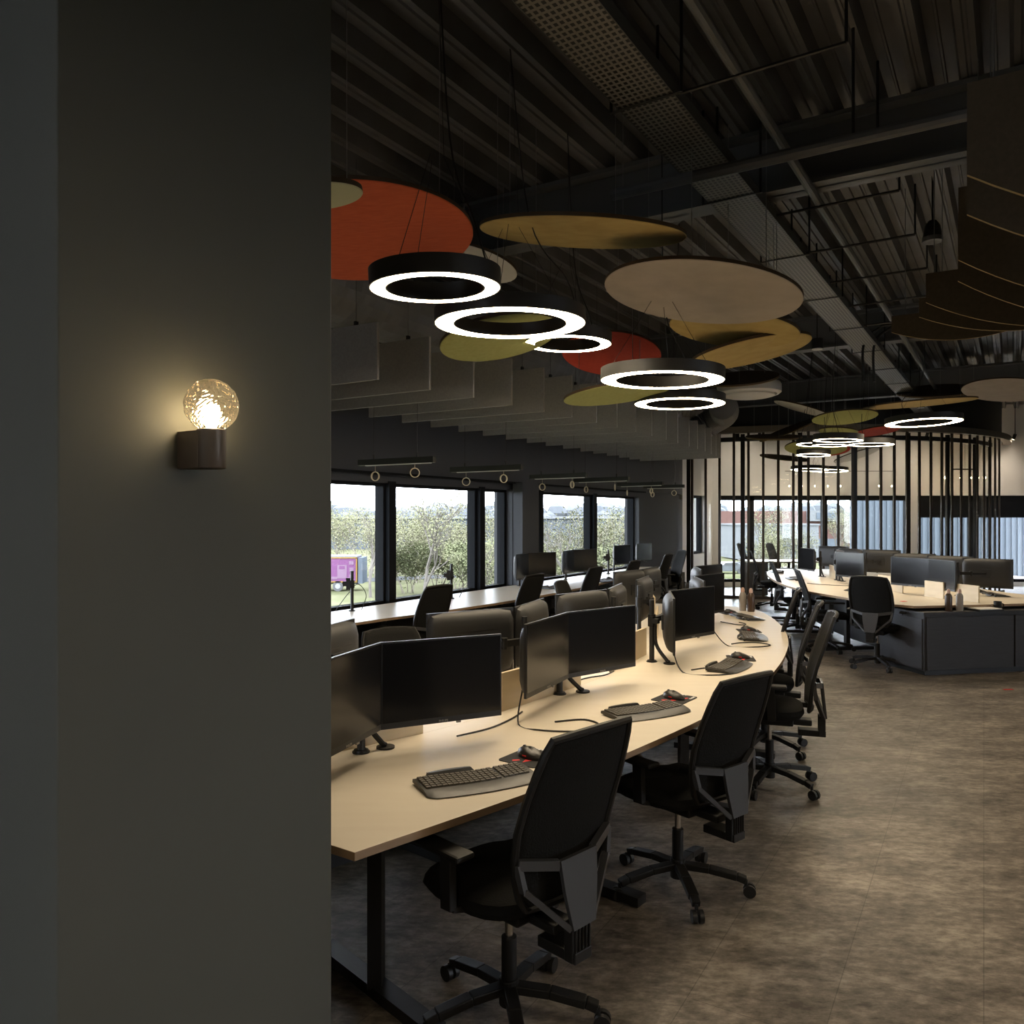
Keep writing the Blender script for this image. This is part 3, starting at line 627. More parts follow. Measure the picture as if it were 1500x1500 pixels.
# pendants in the meeting room
t=thing('bulb_pendant','pendant bar with a row of small glowing bulbs behind the right hand slats','ceiling lamp',(10.5,18.2,2.62)); 
link('bar',MB().bar((-.3,0,.18),(.2,0,.18),.03,.03),M['slat'],t)
for k in range(5): 
    x=(-.44,-.09,.12,.29,.45)[k]; b_=link('bulb',MB().lathe([(.001,-.03),(.02,-.02),(.03,0),(.02,.03),(.001,.04)],(x,0,-.02),12),mat('glowing bulb',(1,1,1),.5,emit=((1,.7,.38),60)),t,smooth=True); link('cord',MB().tube([(x,0,.02),(x,0,.12)],.003,4),M['black'],t)
link('suspension_wire',MB().tube([(0,0,.12),(0,0,ZC-2.62)],.003,4),M['black'],t)
t=thing('bulb_pendant','pendant string of tiny warm bulbs behind the middle slats','ceiling lamp',(7.7,18.4,2.42))
link('bar',MB().bar((-1.3,0,.35),(1.3,0,.35),.012,.012),M['slat'],t); link('suspension_wire',MB().tube([(0,0,.35),(0,0,ZC-2.42)],.003,4),M['black'],t)
for k in range(9): x=-1.2+k*.3; link('bulb',MB().lathe([(.001,-.02),(.014,0),(.001,.02)],(x,0,0),8),mat('tiny bulb',(1,1,1),.5,emit=((1,.75,.45),40)),t); link('cord',MB().tube([(x,0,.02),(x,0,.35)],.0015,3),M['black'],t)
t=thing('track_spotlight','small black spotlight above the first meeting room slats','ceiling light',P(1080,642,17.2))
link('head',MB().cyl((0,0,0),.05,.12,14),M['black'],t); link('lens',MB().cyl((0,0,-.008),.04,.008,14),M['spot'],t); link('stem',MB().tube([(0,0,.12),(0,0,.95)],.008,5),M['black'],t)
for x_ in (5.6,7.4,9.4,11.6):  # extra spotlights, added to brighten the far meeting room wall
    t=thing('track_spotlight','black spotlight added to brighten the meeting room wall, '+{5.6:'first',7.4:'second',9.4:'third',11.6:'fourth'}[x_]+' from the left','ceiling light',(x_,17.75 if x_<11 else 18.1,3.55))
    hd_=link('head',MB().tube([(0,0,.05),(0,.06,-.05)],.035,12),M['black'],t); link('lens',MB().tube([(0,.061,-.052),(0,.063,-.056)],.028,12),M['spot'],t); link('stem',MB().tube([(0,0,.05),(0,0,.78)],.008,5),M['black'],t)
    sl=bpy.data.lights.new('spot_beam','SPOT'); sl.energy=30; sl.color=(1,.84,.66); sl.spot_size=math.radians(110); sl.spot_blend=.8; sl.shadow_soft_size=.03
    so=bpy.data.objects.new('spot_beam',sl); COL.objects.link(so); so.parent=t; so.location=(0,.07,-.07); so.rotation_euler=(math.radians(50),0,0)
struct('wall_meeting_pier',MB().box((13.2,18.6,2.2),(.9,.5,4.5)),M['wallwhite'])

# ------------------------------------------------------------------ desks
ZD=.74
def poly2(a_,b_): return [(p.x,p.y) for p in a_]+[(p.x,p.y) for p in reversed(b_)]
V3=lambda L:[Vector((x,y,0)) for x,y in L]
outer=spline(V3([(-.45,2.245),(.09,2.765),(.443,3.163),(.924,3.755),(1.32,4.33),(1.60,4.82),(1.879,5.41),(2.13,6.05),(2.33,6.73),(2.468,7.43),(2.52,8.05),(2.38,8.4)]),5)
cen=spline(V3([(-1.22,2.74),(-.721,3.154),(-.399,3.477),(-.057,3.86),(.387,4.47),(.629,4.885),(.90,5.49),(1.10,6.1),(1.24,6.75),(1.34,7.4),(1.42,8.0),(1.47,8.75)]),5)
far=spline(V3([(-1.85,3.35),(-1.3,3.8),(-1.0,4.1),(-.66,4.5),(-.3,5.0),(-.07,5.35),(.15,5.9),(.32,6.4),(.45,6.95),(.54,7.5),(.60,8.1),(.64,8.8)]),5)
isl=thing('bench_desk','long curved birch double desk in the foreground with divider panels','desk',(0,0,0))
link('worktop',MB().prism(poly2(outer,cen),ZD-.026,ZD,mside=1),[M['desk'],M['deskedge']],isl,bevel=.0015)
link('worktop',MB().prism(poly2(cen,far),ZD-.026,ZD,mside=1),[M['desk'],M['deskedge']],isl,bevel=.0015)
def onpoly(pl,f):
    L=[0]
    for a_,b_ in zip(pl[:-1],pl[1:]): L.append(L[-1]+(b_-a_).length)
    s=f*L[-1]
    for i in range(len(pl)-1):
        if L[i+1]>=s: 
            u=(s-L[i])/(L[i+1]-L[i]+1e-9); return pl[i].lerp(pl[i+1],u),(pl[i+1]-pl[i]).normalized()
    return pl[-1],(pl[-1]-pl[-2]).normalized()
def divider(parent,p,q,z0=ZD,h=.19):
    p=Vector((*p,0));q=Vector((*q,0)); link('divider_panel',MB().bar((p.x,p.y,z0+h/2),(q.x,q.y,z0+h/2),.018,h),M['divider'],parent,bevel=.002)
for p,q in (((-1.18,2.80),(-.399,3.487)),((-.057,3.87),(.387,4.48)),((.629,4.895),(.93,5.47)),((1.14,6.2),(1.26,6.8)),((1.36,7.5),(1.43,8.1))): divider(isl,p,q)
def frame_leg(parent,c,d,Lx=.7):
    d=Vector((*d,0)).normalized(); c=Vector((*c,0)); p=c-d*Lx/2; q=c+d*Lx/2; mb=MB()
    mb.bar((p.x,p.y,.03),(q.x,q.y,.03),.07,.04); mb.bar((c.x,c.y,.04),(c.x,c.y,ZD-.03),.08,.05); mb.bar((p.x,p.y,ZD-.045),(q.x,q.y,ZD-.045),.05,.03); link('leg',mb,M['black'],parent)
for f in (.05,.22,.40,.57,.74,.92):
    p,d=onpoly(outer,f); nrm=Vector((-d.y,d.x)); frame_leg(isl,(p.x+nrm.x*.42,p.y+nrm.y*.42),(nrm.x,nrm.y))
    p,d=onpoly(far,f); frame_leg(isl,(p.x-nrm.x*.42,p.y-nrm.y*.42),(nrm.x,nrm.y))
mb=MB()
for a_,b_ in zip(cen[:-1:4],cen[4::4]): mb.bar((a_.x,a_.y,.5),(b_.x,b_.y,.5),.016,.42)
link('modesty_panel',mb,M['blackmat'],isl)
# window desk
wf=spline(V3([(-2.9,4.9),(-1.42,7.12),(-.80,7.9),(-.062,8.92),(.56,9.95),(1.13,11.04),(2.02,12.95),(3.05,15.05)]),5)
wb=[wp(t_,.03) for t_ in np.linspace(-2.9,8.35,20)]
wd=thing('window_desk','long pale birch desk running along the window wall','desk',(0,0,0))
link('worktop',MB().prism(poly2(wf,wb),ZD-.026,ZD,mside=1),[M['desk'],M['deskedge']],wd,bevel=.0015)
for f in (.1,.28,.42,.56,.70,.84,.97):
    p,d=onpoly(wf,f); frame_leg(wd,(p.x-d.y*.33,p.y+d.x*.33),(-d.y,d.x),.5)
mb=MB()
for f0,f1 in ((.06,.2),(.2,.35),(.35,.5),(.5,.65),(.65,.8),(.8,.96)):
    p,d=onpoly(wf,f0); q_,e_=onpoly(wf,f1); mb.bar((p.x-d.y*.45,p.y+d.x*.45,.5),(q_.x-e_.y*.45,q_.y+e_.x*.45,.5),.016,.44)
link('modesty_panel',mb,M['blackmat'],wd)
# right island
rw=spline(V3([(4.33,8.45),(4.1,8.78),(3.95,9.4),(3.82,10.2),(3.87,11.3),(4.1,12.5),(4.45,13.7),(4.85,14.5)]),5)
rc=spline(V3([(5.22,8.6),(4.98,9.4),(4.85,10.3),(4.88,11.3),(5.06,12.4),(5.35,13.6),(5.6,14.4)]),5)
re=spline(V3([(6.5,8.85),(6.35,9.5),(6.25,10.4),(6.3,11.3),(6.5,12.3),(6.7,13.4),(6.8,14.2)]),5)
ri=thing('bench_desk','curved birch double desk at the right with dark cabinet at its end','desk',(0,0,0))
link('worktop',MB().prism(poly2(rw,rc),ZD-.026,ZD,mside=1),[M['desk'],M['deskedge']],ri,bevel=.0015)
link('worktop',MB().prism(poly2(rc,re),ZD-.026,ZD,mside=1),[M['desk'],M['deskedge']],ri,bevel=.0015)
for p,q in (((4.88,10.45),(4.92,9.88)),((5.0,9.5),(5.06,9.2)),((5.12,9.05),(5.2,8.74)),((5.1,12.6),(4.95,11.8))): divider(ri,p,q)
mb=MB()
for a_,b_ in zip(rc[:-1:4],rc[4::4]): mb.bar((a_.x-.25,a_.y,.38),(b_.x-.25,b_.y,.38),.02,.66)
link('modesty_panel',mb,M['darkwood'],ri)
for f in (.25,.5,.75,.95):
    p,d=onpoly(rw,f); frame_leg(ri,(p.x+d.y*.42,p.y-d.x*.42),(d.y,-d.x))
# cabinet
cbd=thing('low_cabinet','dark wood laminate low cabinet at the end of the right desk','cabinet',(4.38,8.33,0),math.atan2(.2,1))
link('body',MB().box((1.1,.37,.36),(2.2,.72,.60)),M['darkwood'],cbd,bevel=.003); link('plinth',MB().box((1.12,.4,.03),(2.12,.66,.06)),M['black'],cbd)
link('top_panel',MB().box((1.1,.36,.672),(2.24,.74,.024)),M['darkwood'],cbd,bevel=.002)
for k in range(2): dr=link('door',MB().box((.56+k*1.09,-.002,.35),(1.07,.018,.56)),M['darkwood'],cbd,bevel=.002)
dr=link('side_door',MB().box((-.004,.36,.34),(.016,.66,.54)),M['darkwood'],cbd,bevel=.002); link('grip_recess',MB().box((-.013,.6,.60),(.006,.14,.02)),M['black'],dr)
# small desk in the meeting room
t=thing('meeting_desk','pale desk inside the glazed meeting room','desk',(6.0,17.2,0)); link('worktop',MB().box((0,0,.73),(1.9,.8,.03)),M['desk'],t); link('cabinet',MB().box((-.7,.0,.36),(.42,.6,.70)),M['grey'],t); link('leg',MB().box((.9,0,.36),(.04,.7,.71)),M['grey'],t)

# ------------------------------------------------------------------ monitors and arms
def text_mesh(txt,size,name):
    cu=bpy.data.curves.new(name,'FONT'); cu.body=txt; cu.size=size; cu.extrude=.0002; cu.align_x='CENTER'; cu.offset=.0004
    o=bpy.data.objects.new(name,cu); COL.objects.link(o); dg=bpy.context.evaluated_depsgraph_get(); me=bpy.data.meshes.new_from_object(o.evaluated_get(dg)); bpy.data.objects.remove(o); return me
LOGO=text_mesh('PHILIPS',.013,'logo'); LOGO.materials.clear(); LOGO.materials.append(M['lip'])
MW,MH=.54,.354
def make_monitor():
    t=thing('monitor','x','monitor'); w,h=MW/2,MH
    link('bezel',MB().box((0,.006,h/2),(MW,.014,h)),M['bezel'],t,bevel=.0015)
    link('screen',MB().box((0,-.0015,h/2+.009),(MW-.014,.002,h-.032)),M['screen'],t)
    mb=MB(); rows=[(.012,1,1),(.022,.985,.975),(.036,.955,.92),(.048,.90,.83),(.056,.82,.72),(.060,.68,.55),(.061,.0,.0)]; vs=[]; fs=[]; n=32
    for y,sx,sz_ in rows:
        for k in range(n):
            a_=2*PI*k/n; ca_,sa=math.cos(a_),math.sin(a_); rr=(abs(ca_)**9+abs(sa)**9)**(-1/9); vs.append((w*.995*sx*rr*ca_,y,h/2+h*.496*sz_*rr*sa))
    fs=[(i*n+k,(i+1)*n+k,(i+1)*n+(k+1)%n,i*n+(k+1)%n) for i in range(len(rows)-1) for k in range(n)]
    mb.add(vs,fs); hb=link('back_housing',mb,M['backm'],t,smooth=True)
    link('vent_slot',MB().box((0,.0595,h*.70),(w*1.1,.003,.006)),M['black'],hb)
    o=bpy.data.objects.new('logo',LOGO); COL.objects.link(o); o.parent=t; o.location=(0,-.0012,.0035); o.rotation_euler=(PI/2,0,0)
    o['label']='pale brand lettering on the chin'
    link('sensor_tab',MB().box((.07,.004,-.004),(.02,.008,.008)),M['lip'],t)
    return t
MON=None
def monitor(L,R,label,z=.838,group=None):
    """L,R: plan positions of the left and right lower corners as the sitter sees them"""
    global MON
    L=Vector((*L,0));R=Vector((*R,0)); c=(L+R)/2; d=(R-L).normalized(); rz=math.atan2(d.y,d.x)
    if MON is None: MON=make_monitor(); MON.location=(c.x,c.y,z); MON.rotation_euler=(0,0,rz); MON['label']=label; t=MON
    else: t=dup(MON,(c.x,c.y,z),rz,label)
    return t,c,Vector((-d.y,d.x,0))      # back direction
def arm(P_,mons,label,spine=True,side=1,h=.40):
    t=thing('monitor_stand',label,'monitor stand',(P_[0],P_[1],ZD))
    link('base',MB().cyl((0,0,0),.03,.012,16).cyl((0,0,0),.036,.005,20),M['black'],t); link('pole',MB().cyl((0,0,.01),.017,h,16),M['black'],t)
    zc=.838+MH/2-ZD; cl=link('clamp',MB().cyl((0,0,zc-.04),.026,.08,14),M['blackmat'],t)
    for _,c,b in mons:
        q_=c+b*.09-Vector((P_[0],P_[1],0)); v=c+b*.06-Vector((P_[0],P_[1],0))
        mid=q_*.5+Vector((0,0,zc))+b*.02
        link('arm_link',MB().bar((0,0,zc),mid,.03,.035).bar(mid,(q_.x,q_.y,zc),.028,.03).cyl((mid.x,mid.y,zc-.03),.018,.06,12),M['blackmat'],t)
        rz=math.atan2(b.y,b.x)-PI/2
        link('mount_plate',MB().box((v.x+b.x*.006,v.y+b.y*.006,zc),(.1,.012,.1),rot=rz),M['black'],t)
    if spine:
        dx,dy=spine if isinstance(spine,tuple) else (.1,.02)
        sp=spline([(dx*.2,dy*.2,zc-.02),(dx*.25,dy*.25,.12),(dx*.8,dy*.8,.03),(dx,dy,.012)],5)
        link('cable_spine',MB().tube(sp,[.012]*len(sp),8).cyl((dx,dy,0),.038,.008,20),M['blackmat'],t)
    return t
def pair(P_,pts,labs,al,**k):
    ms=[]
    for i in range(len(pts)-1):
        if labs[i]: ms.append(monitor(pts[i],pts[i+1],labs[i]))
    arm(P_,ms,al,**k)
N_='near row of the foreground desk'
pair((-.615,3.20),[(-.69,2.70),(-.53,3.17),(-.045,3.41)],['glossy monitor cut off by the dark column','black monitor facing the camera, nearest to the column'],'black dual monitor arm with foot disc nearest the column',spine=(.09,.06))
pair((.258,4.25),[(.068,3.71),(.302,4.19),(.705,4.52)],['glossy angled monitor reflecting the desktop, second station','black monitor right half of the second station'],'black dual monitor arm of the second near station',spine=(.13,.05))
pair((.926,5.2),[(1.01,4.86),(1.09,5.40),(1.49,5.77)],['monitor turned edge on in the third near station','black monitor with pale lit back edge beside it, third near station'],'black dual monitor arm with tangled cables, third near station',spine=(.1,-.08))
pair((1.45,6.5),[(1.53,6.22),(1.57,6.74),(1.92,7.12)],['edge on monitor of the fourth near station','black monitor partly hidden behind the third station pair'],'black dual monitor arm of the fourth near station')
pair((1.70,7.8),[(1.83,7.56),(1.89,8.09),(2.27,8.47)],['edge on monitor at the far end of the foreground desk','black monitor at the far end of the foreground desk'],'black dual monitor arm at the far end of the foreground desk')
# far row of the same desk: backs towards us
pair((-.86,3.52),[(-.80,3.93),(-.95,3.42),(-1.4,3.1)],['brown lit monitor back cut off by the column, far row','monitor back hidden behind the dark column'],'black monitor arm of the far row behind the column',spine=False)
pair((.07,4.33),[(.19,4.92),(.01,4.42),(-.46,4.11)],['bulging monitor back right of the wide one, second far station','wide monitor back standing behind the front black monitor'],'black dual monitor arm between the two visible monitor backs',spine=False)
pair((.70,5.40),[(.84,6.05),(.67,5.53),(.27,5.12)],['narrow curved monitor back, third far station','monitor back peeking above the glossy pair, third far station'],'black dual monitor arm of the third far station',spine=False)
pair((1.02,6.3),[(1.18,6.82),(.99,6.30)],['tall monitor back with vent slot above the second station'],'black monitor arm of the fourth far station',spine=False)
pair((1.22,7.6),[(1.50,8.1),(1.25,7.62),(.95,7.25)],['farthest monitor back in the far row','small monitor back low before the window desk end'],'black dual monitor arm of the fifth far station',spine=False)
# window desk
def armonly(P_,l): 
    t=arm(P_,[],l,spine=False); zc=.28
    link('mount_plate',MB().box((-.03,-.04,zc),(.11,.014,.05)).box((-.03,-.045,zc),(.04,.012,.12)).box((-.06,-.03,zc+.0),(.05,.04,.05)),M['black'],t)
    link('loose_cable',MB().tube(spline([(0,0,.24),(.07,.01,.27),(.14,.02,.16),(.09,.03,0.01)],6),.004,5).tube(spline([(0,0,.22),(-.07,0,.14),(-.17,0,.0)],6),.004,5),M['cable'],t)
armonly((-1.63,8.0),'bare black monitor post nearest the column on the window desk'); armonly((-.71,9.2),'bare black monitor post standing alone before the middle pane'); armonly((1.62,13.2),'bare black monitor post between the monitor pairs on the window desk')
pair((.10,10.9),[(.06,10.55),(.23,11.05),(.64,11.4)],['side monitor left half of the first window desk pair','black monitor right half of the first window desk pair'],'monitor arm of the first window desk pair',spine=False)
pair((.82,12.0),[(.78,11.72),(.96,12.2),(1.36,12.55)],['side monitor left half of the second window desk pair','black monitor right half of the second window desk pair'],'monitor arm of the second window desk pair',spine=False)
pair((1.83,14.1),[(1.82,13.95),(2.16,14.35)],['single monitor right of the bare post on the window desk'],'monitor arm of the single window desk monitor',spine=False)
pair((2.42,15.1),[(2.38,14.95),(2.73,15.35)],['last single monitor before the dark end wall'],'monitor arm at the end of the window desk',spine=False)
# right island
pair((5.16,9.55),[(4.83,9.98),(5.06,9.53),(5.08,9.02)],['black monitor facing left above the two bottles','glossy monitor angled beside it at the end of the right desk'],'monitor arm at the cabinet end of the right desk',spine=(.02,-.12))
pair((4.90,11.75),[(4.72,11.42),(4.89,10.92)],['monitor with reddish reflection on the right desk'],'monitor arm of the reddish monitor on the right desk',spine=(.02,-.08))
pair((4.95,12.6),[(4.74,12.9),(4.76,12.4)],['dark monitor at the far left of the right desk'],'monitor arm farthest on the right desk',spine=(.02,-.08))
pair((4.92,11.9),[(4.93,11.62),(5.02,12.12)],['pale lit monitor back beside the dark far monitor on the right desk'],'monitor arm behind the dark far monitor',spine=False)
pair((5.42,9.55),[(5.98,9.35),(5.57,9.72)],['large black monitor back above the cabinet'],'monitor arm at the far side of the cabinet end',spine=False)
pair((5.45,10.2),[(5.90,10.05),(5.50,10.38)],['grey monitor back right of the glossy monitor'],'monitor arm in the second row of the right desk',spine=False)
pair((5.35,10.9),[(5.80,10.75),(5.34,11.0)],['black monitor back behind the left facing monitor'],'monitor arm behind the left facing monitor',spine=False)
pair((5.45,12.1),[(5.92,11.95),(5.50,12.28),(5.32,12.78)],['dark monitor back behind the reddish monitor','pale monitor back above the reddish monitor'],'monitor arm behind the reddish monitor',spine=False)
pair((5.5,13.4),[(5.75,13.4),(5.4,13.8)],['small monitor back at the far end of the right desk'],'monitor arm at the far end of the right desk',spine=False)

# ------------------------------------------------------------------ keyboards, mice, pads
def make_keyboard():
    t=thing('keyboard','x','keyboard'); n=30
    def row(f,y0,z): return [(-.235+.47*k/n,y0(k/n),z) for k in range(n+1)]
    front=lambda u:-.115-.022*math.sin(PI*u)-.008*math.sin(2*PI*u)*0
    back=lambda u:.075+ (.035 if .12<u<.52 else 0)
    sec=[(lambda u:front(u)+.012,.001),(lambda u:front(u),.005),(lambda u:front(u)+.012,.0095),(lambda u:-.055-.01*math.sin(PI*u),.016),(lambda u:.07,.021),(lambda u:.080,.018),(lambda u:.082,.008)]
    mb=MB(); vs=[];fs=[]
    for y0,z in sec: 
        for k in range(n+1):
            u=k/n; e=min(u,1-u)*n; sq=1 if e>1.5 else .78+.15*e
            vs.append((-.235+.47*u,y0(u)*sq if y0(u)<0 else y0(u),z+.003*math.cos(2*PI*u)*(z>.012)))
    m_=n+1
    for i in range(len(sec)-1):
        for k in range(n): fs.append((i*m_+k,i*m_+k+1,(i+1)*m_+k+1,(i+1)*m_+k))
    fs.append(tuple(i*m_ for i in range(len(sec)))[::-1]); fs.append(tuple(i*m_+n for i in range(len(sec)))); fs.append(tuple((len(sec)-1)*m_+k for k in range(m_))+tuple(k for k in range(m_))[::-1])
    mb.add(vs,fs); link('body',mb,M['kbody'],t,smooth=True)
    mb=MB()
    for r in range(6):
        y=-.038+r*.0195; x=-.222
        for k in range(19):
            if k in (14,): x+=.010; 
            wv=math.cos(2*PI*((x+.235)/.47))*.003
            if r==0 and 4<=k<=7: wdt=.0215
            else: wdt=.0205
            mb.box((x+.009,y,.0195+r*.0011+wv),(wdt,.0178,.006),taper=.85); x+=.0225
    link('keys',mb,M['key'],t)
    mb=MB(); vs=[];m_=13
    for j,(yy,zz) in enumerate(((.074,.020),(.083,.034),(.105,.033),(.120,.022),(.122,.004))):
        for k in range(m_): u=k/(m_-1); s=math.sin(PI*u)**.35 if 0<u<1 else 0; vs.append((-.19+.22*u,.074+(yy-.074)*s,zz if s else .014))
    fs=[(j*m_+k,j*m_+k+1,(j+1)*m_+k+1,(j+1)*m_+k) for j in range(4) for k in range(m_-1)]; link('media_hump',mb.add(vs,fs),M['kbody'],t,smooth=True)
    link('foot',MB().box((-.2,.07,.006),(.03,.012,.012)).box((.2,.07,.006),(.03,.012,.012)),M['blackmat'],t)
    link('label_strip',MB().tube([(-.17,.1,.030),(-.16,.113,.022)],.0025,5),M['whitep'],t)
    return t
def make_pad():
    t=thing('mouse_pad','x','mouse pad'); r=.018; w,h=.105,.09; pts=[]
    for cx,cy,a0 in ((w-r,h-r,0),(-w+r,h-r,90),(-w+r,-h+r,180),(w-r,-h+r,270)):
        for k in range(5): a_=math.radians(a0+k*22.5); pts.append((cx+r*math.cos(a_),cy+r*math.sin(a_)))
    link('sheet',MB().prism(pts,0,.003),M['pad'],t)
    mb=MB(); mb.prism([(-.075,-.012),(-.02,-.035),(.045,-.062),(.05,-.052),(-.01,-.02),(-.04,.0)],.003,.0034); mb.prism([(-.085,.03),(-.06,.01),(-.05,.02),(-.07,.04)],.003,.0034); link('red_print',mb,M['redp'],t)
    mb=MB()
    for k in range(6): mb.box((.035+k*.011,-.074,.0032),(.007,.012+.003*(k%2),.0006))
    for k in range(6): mb.box((.105,-.02+k*.016,.0032),(.012+.004*(k%2),.010,.0006))
    link('white_print',mb,M['whitep'],t); return t
def make_mouse():
    t=thing('computer_mouse','x','mouse'); mb=MB(); vs=[];n=16;rows=[(0,1.0),(.012,1.04),(.024,.92),(.034,.65),(.039,.3),(.0405,.01)]
    for z,s in rows:
        for k in range(n): a_=2*PI*k/n; vs.append((.036*s*math.cos(a_),.062*s*math.sin(a_)+(.008*(z/.04)),z*(1-.25*max(0,-math.sin(a_)))))
    fs=[(i*n+k,i*n+(k+1)%n,(i+1)*n+(k+1)%n,(i+1)*n+k) for i in range(len(rows)-1) for k in range(n)]; mb.add(vs,fs); link('shell',mb,M['kbody'],t,smooth=True)
    link('scroll_wheel',MB().cyl((-.003,.035,.034),.008,.006,12,R=Euler((0,PI/2,0)).to_matrix()),M['grey'],t); link('side_light',MB().box((-.036,.0,.012),(.004,.02,.004)),M['redp'],t); return t
KB=make_keyboard(); PD=make_pad(); MS=make_mouse(); first=[True]
def station(x,y,rz,desk,pad=None,dm=(.33,.02)):
    c,s=math.cos(rz),math.sin(rz); q_=(pad[0],pad[1]) if pad else (x+c*dm[0]-s*dm[1],y+s*dm[0]+c*dm[1]); pr=pad[2] if pad else rz
    l1='black wave shaped keyboard '+desk; l2='black mouse pad with red print '+desk; l3='black computer mouse '+desk
    if first[0]:
        first[0]=False
        for o,p,z,l,a_ in ((KB,(x,y),ZD,l1,rz),(PD,q_,ZD,l2,pr),(MS,q_,ZD+.0035,l3,pr-.2)): o.location=(p[0],p[1],z); o.rotation_euler=(0,0,a_); o['label']=l
        KB.scale=(.92,.92,.92)
    else:
        dup(KB,(x,y,ZD),rz,l1,scale=(.92,.92,.92))
        if pad: dup(PD,(q_[0],q_[1],ZD),pr,l2)
        dup(MS,(q_[0],q_[1],ZD+(.0035 if pad else 0)),pr-.2,l3)
def hd(deg): return math.radians(90-deg)
station(-.13,2.845,hd(64),'at the nearest station of the foreground desk',pad=(.075,3.127,hd(36)))
station(.655,3.85,hd(60),'at the second station of the foreground desk',pad=(.855,4.14,hd(36)))
station(1.377,5.01,hd(32),'at the third station of the foreground desk',pad=(1.55,5.32,hd(10)))
station(1.90,6.24,hd(12),'at the fourth station of the foreground desk',pad=(1.99,6.60,hd(5)))
station(2.22,7.45,hd(-8),'at the last station of the foreground desk',pad=(2.17,7.80,hd(-8)))
station(.55,10.6,hd(31),'below the first window desk monitor pair')
station(1.35,11.7,hd(30),'below the second window desk monitor pair')
station(4.45,10.05,hd(172),'lying before the left facing monitor on the right desk',dm=(.4,0))
station(4.35,12.1,hd(190),'before the reddish monitor on the right desk')
station(4.6,13.6,hd(196),'at the far end of the right desk')
station(5.9,9.6,hd(10),'beside the black monitor back above the cabinet')
# cables on the desktop
CB=[([(-.24,3.42),(-.1,3.55),(.0,3.72),(.05,3.85)],'thin cable along the gap between divider panels'),
([(.05,3.78),(.03,3.62),(.12,3.52),(.30,3.50),(.40,3.60),(.34,3.70),(.2,3.66)],'looped black cable left of the second keyboard'),
([(1.02,5.0),(1.05,4.83),(1.2,4.74),(1.36,4.80),(1.38,4.93),(1.25,4.97),(1.12,4.9)],'looped black cable at the third station'),
([(1.5,5.9),(1.6,5.82),(1.78,5.76),(1.92,5.84),(1.88,5.95),(1.75,5.96),(1.65,5.9)],'looped black cable at the fourth station'),
([(1.9,7.15),(2.0,6.95),(2.08,6.98),(2.06,7.12)],'looped black cable at the last station'),
([(.36,4.55),(.45,4.66),(.56,4.74),(.63,4.86)],'thin cable crossing the gap below the second station monitors'),
([(4.8,10.9),(4.6,10.9),(4.35,11.1),(4.25,11.3)],'thin cable beside the reddish monitor')]
for pts,l in CB:
    mb=MB(); mb.tube(spline([(x,y,ZD+.0045+ (.12*(1-k) if k<1 and len(pts)>5 else 0)) for k,(x,y) in enumerate(pts)],8),.0042,6); mb.v=[(x,y,max(z,ZD+.0006)) for x,y,z in mb.v]; tag(link('cable',mb,M['cable']),l,'cable')
# bottles
def bottle(x,y,z,label,m1,m2):
    t=thing('drinking_bottle',label,'bottle',(x,y,z)); link('body',MB().lathe([(.001,0),(.034,0),(.036,.01),(.036,.15),(.030,.175),(.018,.19)],n=24),m1,t,smooth=True); link('cap',MB().lathe([(.018,.188),(.019,.215),(.012,.235),(.001,.238)],n=20),m2,t,smooth=True)
M['bot1']=mat('brown bottle',(.06,.035,.02),.3); M['bot2']=mat('grey bottle',(.30,.27,.24),.35); M['cap']=mat('pale pink cap',(.62,.42,.34),.5)
bottle(2.42,7.95,ZD,'brown drinking bottle with pale cap at the far end of the foreground desk',M['bot1'],M['cap'])
bottle(2.36,8.03,ZD,'grey drinking bottle behind the brown one on the foreground desk',M['bot2'],M['cap'])
bottle(4.71,8.47,.684,'two tone dark bottle on the low cabinet, left one',M['bot1'],M['cap']); bottle(4.84,8.49,.684,'pale grey bottle on the low cabinet, right one',M['bot2'],M['cap'])
t=thing('mug','black mug at the right end of the low cabinet','mug',(5.32,8.6,.684)); link('cup',MB().lathe([(.001,0),(.036,0),(.04,.09),(.037,.09),(.034,.008),(.001,.008)],n=20),M['blackmat'],t,smooth=True); link('handle',MB().tube([(.04,0,.07),(.065,0,.06),(.065,0,.03),(.04,0,.02)],.005,6),M['blackmat'],t)
tag(link('red_card',MB().box((4.44,8.9,ZD+.002),(.07,.04,.003),rot=.4),M['redp']),'small orange red card on the right desk beside the mouse','card')
tag(link('red_tape',MB().box((4.88,7.72,.002),(.1,.03,.002),rot=.1),M['redp']),'small red mark lying on the floor before the low cabinet','tape')
t=thing('paper_stack','black tray holding papers beside the mug on the low cabinet','tray',(5.12,8.5,.684),.2); link('tray',MB().box((0,0,.012),(.3,.2,.018)),M['blackmat'],t); link('papers',MB().box((0,0,.025),(.27,.18,.008)),M['whitep'],t)
tag(link('power_strip',MB().box((4.95,10.15,ZD+.015),(.05,.26,.03),rot=.1),M['blackmat']),'black power strip behind the divider on the right desk','power strip')

